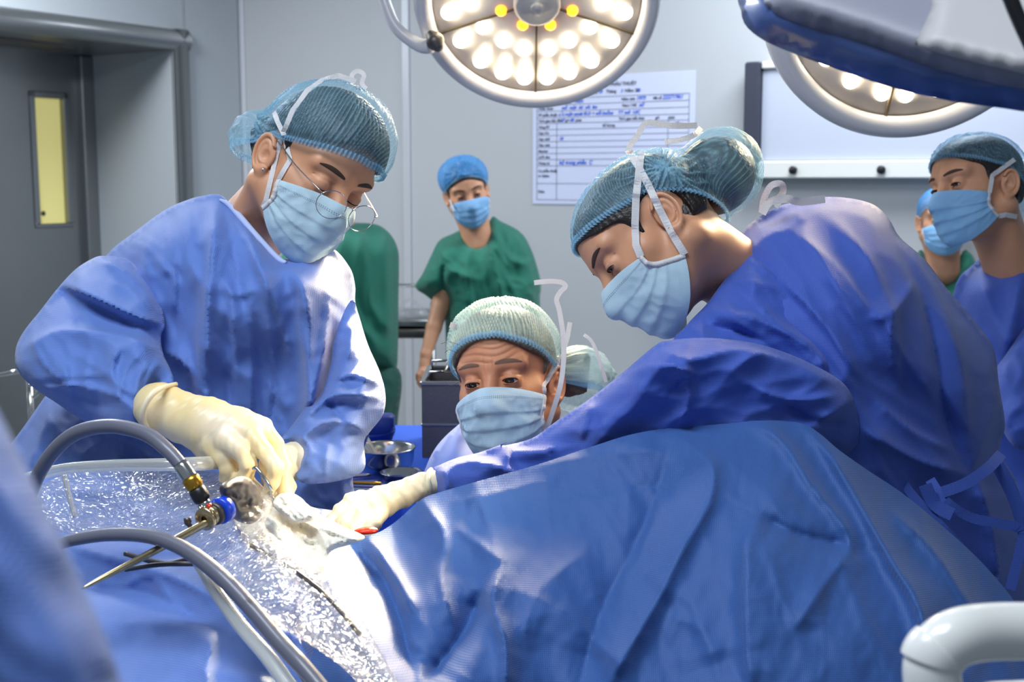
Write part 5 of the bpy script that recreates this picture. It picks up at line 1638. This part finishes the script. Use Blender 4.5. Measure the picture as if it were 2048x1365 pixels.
dm = puff('surgical_drape', om, [(640, 1090, 1.52), (790, 1045, 1.53), (842, 1000, 1.53), (1100, 922, 1.56), (1340, 858, 1.55), (1560, 845, 1.52), (1802, 985, 1.50), (1943, 1105, 1.47), (2030, 1205, 1.44), (2160, 1500, 1.35),
                                 (900, 1200, 1.36), (1200, 1150, 1.38), (1550, 1100, 1.34), (1850, 1250, 1.34), (700, 1250, 1.34), (700, 1400, 1.24), (1100, 1400, 1.28), (1600, 1400, 1.24), (2000, 1450, 1.28), (900, 2200, 1.2), (1700, 2200, 1.2)],
          0.0, M['drape'], None, res=7, folds=fm, cr=[(.020, 210, 2.0, 65, 2, 104), (.008, 260, 1.8, 70, 0, 101), (.0022, 80, 2.4, 60, 1, 102), (.0008, 26, 2, 100, 0, 103)], open_=True, base=(.6, 1.3, .05))
tag(dm, 'deep blue drape tented into a high mound over the raised legs', 'surgical drape')

# white towels round the wound
wc = puff('surgical_towel', [(480, 1010), (520, 985), (570, 985), (610, 1005), (640, 1030), (690, 1055), (730, 1075), (700, 1090), (660, 1105), (640, 1150), (580, 1130), (520, 1090), (470, 1050)],
          [pz(480, 1010, 1.075), pz(560, 990, 1.09), pz(700, 1070, 1.085), pz(640, 1130, 1.05), pz(520, 1085, 1.06)], .004, M['white_cloth'], None, R=30, res=4,
          folds=[([(500, 1010), (560, 1050), (640, 1080)], .008, 8, 14), ([(560, 1000), (600, 1040), (680, 1070)], .006, 6, 10), ([(540, 1080), (590, 1070), (640, 1090)], .006, 8, 8)], cr=[(.010, 34, 2, 30, 1, 111), (.004, 14, 1.5, 80, 1, 113)], it=4, fade=10, Tb=.02)
tag(wc, 'white towel glaring under the lamp at the wound between the gloved hands', 'towel')
w2 = puff('surgical_towel', [(545, 1010), (556, 990), (580, 985), (602, 996), (618, 1012), (640, 1022), (628, 1040), (600, 1046), (572, 1036)], [pz(540, 1000, 1.10), pz(600, 985, 1.105), pz(650, 1030, 1.10), pz(590, 1050, 1.09)], .004, M['white_cloth'], None, R=20, res=3, folds=[([(560, 985), (590, 1020), (640, 1040)], .006, 6, 8)], cr=[(.012, 26, 2, 60, 1, 112), (.005, 12, 1.5, 10, 1, 114)], it=4, fade=8)
tag(w2, 'small folded white swab beside the forceps tip', 'swab')
bl = puff('wound_edge', [(708, 1062), (722, 1056), (742, 1054), (756, 1059), (750, 1067), (730, 1070), (714, 1068)], [(720, 1060, 1.545), (750, 1060, 1.545), (730, 1050, 1.55)], .006, M['blood'], None, R=10, res=3, it=4)
tag(bl, 'small red patch of the wound under the right glove', 'wound')

# ------------------------------------------------------------------ film sleeve, cables and instruments lying on the drape
sl = [(70, 985), (120, 950), (200, 925), (300, 930), (400, 940), (470, 950), (520, 970), (545, 1010), (530, 1050), (560, 1080), (620, 1120), (680, 1180), (730, 1250), (770, 1320), (810, 1400), (760, 1430), (700, 1350), (620, 1290), (520, 1230), (440, 1170), (400, 1120), (330, 1090), (230, 1075), (140, 1070), (80, 1040)]
fs_ = puff('instrument_sleeve', sl, [(70, 985, 1.60), (200, 925, 1.68), (400, 940, 1.66), (520, 970, 1.60), pz(300, 1060, 1.06), pz(540, 1090, 1.10), pz(440, 1160, 1.07), pz(680, 1180, 1.06), pz(620, 1290, 1.03), pz(800, 1400, 1.0), pz(720, 1400, 1.0)],
           .030, M['film'], None, R=60, res=3.6, folds=[([(470, 960), (500, 1010), (560, 1060)], .02, 10, 14), ([(540, 1090), (620, 1150), (700, 1250), (760, 1340)], .02, 8, 26), ([(120, 1040), (220, 1010), (330, 1050)], .02, 8, 20)],
           cr=[(.013, 44, 1.3, 30, 1, 121), (.009, 20, 1.3, 100, 1, 122), (.005, 9, 1.2, 20, 1, 123)], Tb=.008, it=10, fade=10)
tag(fs_, 'crumpled clear plastic sleeve glittering over the cables', 'plastic sleeve')

lc = empty('light_cable', Pz(120, 990, 1.03), 'thick grey light cable arching up to a steel connector with a gold ring', 'cable')
ptube('cord', [(30, 1100, 1.52, 13), (62, 985, 1.50, 14), (98, 915, 1.48, 14.5), (150, 868, 1.46, 15), (220, 853, 1.44, 15), (290, 868, 1.42, 15), (336, 902, 1.40, 14.5), (366, 936, 1.39, 14)], M['cable'], lc, 20, 8)
for nm, pts, mm in (('steel_ferrule', [(360, 928, 1.39, 15), (372, 945, 1.388, 16.5), (383, 962, 1.386, 16.5)], 'steel_b'), ('gold_ring', [(380, 957, 1.386, 18), (388, 970, 1.385, 18), (393, 978, 1.385, 15)], 'brass'),
                    ('steel_neck', [(392, 975, 1.385, 11), (398, 986, 1.384, 11)], 'steel_b'), ('black_collar', [(392, 978, 1.384, 15), (395, 983, 1.384, 17.5), (404, 998, 1.383, 17.5), (407, 1003, 1.383, 14)], 'black'),
                    ('steel_tip', [(404, 1000, 1.383, 12), (418, 1022, 1.382, 12.5)], 'steel_b')):
    ptube(nm, pts, M[mm], lc, 24, 2)
ed = empty('endoscope', P(425, 1035, 1.38), 'steel scope with a long tapering shaft, disc joint and blue knob', 'endoscope')
ptube('shaft', [(424, 1040, 1.375, 8.5), (340, 1086, 1.34, 8), (250, 1134, 1.30, 7), (180, 1170, 1.275, 4.6), (162, 1179, 1.27, 1.2)], M['steel_w'], ed, 20, 4)
for nm, (px, py, d, r0), mm, th in (('disc', (408, 1040, 1.368, 24), 'steel_w', .006), ('disc', (418, 1034, 1.372, 20), 'steel_w', .010), ('disc', (427, 1030, 1.376, 23), 'steel_d', .006), ('blue_knob', (438, 1024, 1.382, 27), 'blue_p', .012)):
    ax = unit(P(440, 1022, 1.40) - P(405, 1040, 1.372)); r = r0 * d / FOC
    V, F = lathe_geo([(.3 * r, 0), (.9 * r, 0), (r, .001), (r, th - .001), (.9 * r, th), (.001, th)], P(px, py, d), ax, 32)
    mk(nm, V, F, M[mm], ed)
ptube('red_joint', [(416, 1016, 1.374, 8), (424, 1014, 1.374, 8)], M['blood'], ed, 16, 2)
ptube('side_post', [(398, 1012, 1.376, 4), (406, 1028, 1.374, 4.5)], M['steel_b'], ed, 12, 2)
ptube('valve_screw', [(374, 1036, 1.37, 7), (376, 1046, 1.37, 7.5), (378, 1050, 1.37, 5), (384, 1058, 1.372, 5)], M['steel_d'], ed, 14, 2)

c2 = empty('grey_cable', Pz(300, 1100, 1.03), 'thick dark grey cable curving from the sleeve down to the bottom edge', 'cable')
ptube('cord', [(110, 1092, 1.36, 12), (150, 1080, 1.355, 12.5), (220, 1070, 1.345, 13.5), (300, 1074, 1.33, 14.5), (370, 1100, 1.31, 15.5), (440, 1152, 1.28, 16.5), (505, 1220, 1.25, 17), (560, 1285, 1.22, 17.5), (615, 1345, 1.19, 18), (700, 1450, 1.15, 18)], M['cable'], c2, 20, 8)
for i, (pts, mm, lab) in enumerate((([(250, 1108, 1.38, 5), (330, 1128, 1.36, 6), (400, 1120, 1.35, 6), (470, 1170, 1.31, 7), (540, 1260, 1.26, 8), (620, 1370, 1.2, 9)], 'cable_d', 'thin dark cable looping under the thick grey one'),
                                    ([(250, 1140, 1.35, 5), (320, 1130, 1.35, 5), (400, 1128, 1.345, 5), (430, 1120, 1.35, 5)], 'cable_d', 'short thin dark cable beside the scope shaft'),
                                    ([(500, 1090, 1.37, 5), (570, 1130, 1.34, 5), (650, 1190, 1.30, 5), (720, 1270, 1.26, 5)], 'cable_d', 'thin dark cable running inside the plastic sleeve'))):
    o = ptube('thin_cable', pts, M[mm], None, 12, 8); tag(o, lab, 'cable')
o = ptube('suction_tube', [(395, 1122, 1.33, 12), (430, 1180, 1.30, 14), (480, 1250, 1.26, 15), (540, 1320, 1.22, 16), (610, 1420, 1.17, 17)], M['clear'], None, 20, 8)
tag(o, 'wide clear tube running down beside the thick grey cable', 'tube')
o = ptube('suction_tube', [(-20, 975, 1.60, 11), (60, 955, 1.60, 11), (130, 938, 1.60, 11), (220, 932, 1.58, 12), (330, 930, 1.56, 13), (400, 928, 1.57, 14), (450, 925, 1.62, 13)], M['clear'], None, 20, 8)
tag(o, 'milky clear tube lying behind the arched grey cable', 'tube')
o = ptube('thin_tube', [(128, 950, 1.42, 5), (134, 975, 1.42, 5), (140, 1000, 1.42, 5), (150, 1035, 1.42, 4)], M['clear'], None, 12, 6)
tag(o, 'short thin bent tube poking through the plastic sleeve at left', 'tube')
o = puff('wrapped_camera_head', [(440, 975), (470, 955), (500, 958), (520, 985), (528, 1020), (505, 1048), (470, 1040), (450, 1010)], [(480, 1000, 1.45), (500, 970, 1.46), (460, 1030, 1.44)], .02, M['steel_d'], None, R=24, res=4, cr=[(.006, 18, 1.5, 60, 1, 131)], it=6)
tag(o, 'dark instrument head wrapped in film beside the gloved fingers', 'camera head')

# ------------------------------------------------------------------ instrument table behind
tz = .93
it = empty('instrument_table', (Pz(780, 950, tz)[0], Pz(780, 950, tz)[1], 0), 'instrument table with a bright blue cover behind the patient', 'table')
x0, x1 = -.62, -.05
V, F = box_geo(((x0 + x1) / 2, 2.52, tz - .01), (x1 - x0, .62, .02), bev=.004); mk('cover', V, F, M['table_b'], it)
V, F = box_geo(((x0 + x1) / 2, 2.215, tz - .16), (x1 - x0, .012, .30), bev=.002); mk('cover_skirt', V, F, M['table_b'], it)
for sx in (x0 + .04, x1 - .04):
    for sy in (2.26, 2.78):
        V, F = tube_geo([(sx, sy, .0), (sx, sy, tz - .02)], .012, 12, 1, False); mk('leg', V, F, M['steel'], it)
bw = empty('steel_bowl', Pz(770, 948, tz), 'polished steel bowl holding a clear syringe on the blue table', 'bowl')
bo = Pz(770, 950, tz)
k = .056
V, F = lathe_geo([(.001, 0), (.6 * k, 0), (.9 * k, .012), (k, .03), (1.02 * k, .052), (1.06 * k, .053), (1.05 * k, .0555), (.98 * k, .053), (.95 * k, .03), (.85 * k, .014), (.5 * k, .004), (.001, .003)], bo, UZ, 64)
mk('shell', V, F, M['steel_b'], bw)
sy = empty('syringe', bo + np.array([-.02, -.01, .02]), 'clear plastic syringe leaning in the steel bowl', 'syringe')
tube('barrel', [bo + np.array([-.050, -.0, .085]), bo + np.array([-.010, -.012, .018])], .0115, M['clear'], sy, 20)
tube('plunger', [bo + np.array([-.054, -.0, .092]), bo + np.array([-.026, -.008, .045])], .0035, M['white_p'], sy, 10)
tube('flange', [bo + np.array([-.0505, -.0, .086]), bo + np.array([-.0485, -.0005, .083])], .016, M['white_p'], sy, 20)
b2o = Pz(803, 972, tz)
V, F = lathe_geo([(.001, 0), (.022, 0), (.032, .012), (.038, .026), (.040, .027), (.036, .026), (.029, .010), (.001, .003)], b2o, UZ, 48)
sb = mk('small_steel_bowl', V, F, M['steel_b'], None, base=b2o); tag(sb, 'small steel cup in front of the larger bowl', 'bowl')
ty = empty('instrument_tray', Pz(720, 990, tz), 'dark blue tray with long steel instruments', 'tray')
V, F = box_geo(Pz(722, 985, tz) + np.array([-.01, .0, .008]), (.17, .15, .012), bev=.004); mk('tray', V, F, M['blue_box'], ty)
for i, (a, b) in enumerate((((672, 965), (762, 968)), ((680, 978), (748, 982)), ((690, 955), (740, 950)))):
    o = tube('long_instrument', [Pz(*a, tz + .02), Pz(*b, tz + .02)], .0032, M['brass' if i == 0 else 'steel_b'], None, 12)
    tag(o, ['long gold-handled instrument lying across the tray', 'slim steel instrument nearest the front of the tray', 'short steel instrument at the back of the tray'][i], 'instrument')
# steel sterilising box
s3b = Pz(846, 916, tz)
bx = empty('sterilising_box', s3b + np.array([.07, .06, 0]), 'dark steel wire-mesh box with folding handle on the blue table', 'box')
W, D_, Hh = .17, .22, .155
bc = np.array([s3b[0] + W / 2, s3b[1] + D_ / 2, tz])
fr = MB()
for a, b, c in (((0, -D_ / 2, Hh / 2), (W, .003, Hh), 0), ((-W / 2, 0, Hh / 2), (.003, D_, Hh), 0), ((W / 2, 0, Hh / 2), (.003, D_, Hh), 0), ((0, D_ / 2, Hh / 2), (W, .003, Hh), 0), ((0, 0, .002), (W, D_, .004), 0)):
    V, F = box_geo(bc + np.array(a), b); fr.add(V, F)
fr.build('walls', M['mesh'], bx, smooth=False)
for a, b, nm in (((0, -D_ / 2, Hh), (W + .008, .010, .008), 'rim'), ((0, D_ / 2, Hh), (W + .008, .010, .008), 'rim'), ((-W / 2, 0, Hh), (.010, D_, .008), 'rim'), ((W / 2, 0, Hh), (.010, D_, .008), 'rim'), ((0, -D_ / 2 - .002, Hh * .45), (W + .006, .006, .005), 'seam_rib')):
    V, F = box_geo(bc + np.array(a), b, bev=.002); mk(nm, V, F, M['steel'], bx, smooth=False)
V, F = tube_geo([bc + np.array(v) for v in ((-W / 2 + .01, .05, Hh), (-W / 2 + .01, .05, Hh + .022), (-W / 2 + .045, .05, Hh + .024), (-W / 2 + .045, -.05, Hh + .016), (-W / 2 + .012, -.05, Hh + .014), (-W / 2 + .01, -.05, Hh))], .003, 10, 1, False); mk('handle', V, F, M['steel_b'], bx)
V, F = box_geo(bc + np.array([.02, -D_ / 2 - .006, Hh * .68]), (.05, .010, .022), bev=.004); mk('latch', V, F, M['steel_b'], bx)
o = empty('blue_basin', Pz(745, 905, tz), 'dark blue plastic container behind the steel bowl', 'container')
c = Pz(738, 893, tz)
V, F = lathe_geo([(.001, 0), (.045, 0), (.055, .03), (.058, .036), (.053, .034), (.043, .004), (.001, .004)], c, UZ, 40); mk('lower_basin', V, F, M['blue_box'], o)
V, F = box_geo(c + np.array([.0, .05, .035]), (.10, .05, .05), bev=.006); mk('upper_box', V, F, M['blue_box'], o)

# ------------------------------------------------------------------ steel cart in the background
ct = empty('steel_cart', P(812, 1040, 5.3), 'steel cart with a shelf and rail in front of the back wall', 'cart')
zc = P(820, 645, 5.15)[2]
cc = P(822, 650, 5.35)
V, F = box_geo((cc[0] - .05, cc[1], zc), (.30, .45, .03), bev=.005); mk('top_shelf', V, F, M['steel'], ct)
V, F = box_geo((cc[0] - .05, cc[1], zc - .045), (.30, .44, .04), bev=.005); mk('apron', V, F, M['steel_d'], ct)
V, F = box_geo((cc[0] - .05, cc[1], .25), (.30, .44, .02), bev=.004); mk('lower_shelf', V, F, M['steel'], ct)
for sx in (-.18, .08):
    for syy in (-.2, .2):
        V, F = tube_geo([(cc[0] + sx, cc[1] + syy, 0.0), (cc[0] + sx, cc[1] + syy, zc)], .014, 12, 1, False); mk('leg', V, F, M['steel'], ct)
V, F = tube_geo([(cc[0] - .18, cc[1] + .2, zc), (cc[0] - .18, cc[1] + .2, zc + .12), (cc[0] + .03, cc[1] + .2, zc + .12), (cc[0] + .08, cc[1] + .2, zc + .06), (cc[0] + .08, cc[1] + .2, zc)], .009, 10, 1, False); mk('rail', V, F, M['steel_b'], ct)
pb = puff('plastic_bag', [(800, 612), (812, 596), (830, 598), (842, 612), (856, 632), (850, 645), (820, 650), (798, 646)], [(820, 620, 5.25), (840, 640, 5.25), (805, 640, 5.25)], .05, M['film'], None, R=16, res=3, cr=[(.03, 14, 1.3, 40, 1, 141), (.02, 7, 1.2, 100, 1, 142)], it=4)
tag(pb, 'crumpled clear plastic bag on top of the steel cart', 'bag')
# chrome stool/rail by the door, mostly hidden by the left sleeve
cr_ = empty('chrome_trolley', P(20, 1030, 3.6), 'chrome rail of a trolley showing past the left elbow', 'trolley')
ptube('rail', [(-60, 752, 3.4, 4), (0, 750, 3.4, 4), (30, 744, 3.4, 5), (60, 742, 3.45, 5)], M['steel_b'], cr_, 12, 4)
ptube('ring', [(56, 770, 3.4, 4), (70, 772, 3.4, 4), (76, 785, 3.4, 4), (66, 796, 3.4, 4)], M['steel_b'], cr_, 10, 4)
for px in (-50, 58):
    a = P(px, 746, 3.42); tube('post', [(a[0], a[1], 0), tuple(a)], .009, M['steel_b'], cr_, 10)
# nearest person: only a blurred blue shoulder
s8 = empty('person', P(-60, 1900, .40), 'blurred blue-gowned shoulder of a person at the bottom left edge', 'person')
puff('gown', [(-260, 700), (-120, 690), (-40, 760), (10, 850), (45, 920), (90, 1010), (128, 1090), (170, 1180), (205, 1260), (235, 1340), (270, 1480), (300, 1800), (310, 2600), (200, 9600), (-600, 9600), (-560, 1500)], [(-100, 800, .42), (200, 1300, .40), (-200, 1400, .42), (0, 4000, .42), (-100, 9000, .42)], .045, M['gown'], s8, R=200, res=30, cr=[(.003, 200, 2, 60, 1, 151)], Tb=.05, it=12)
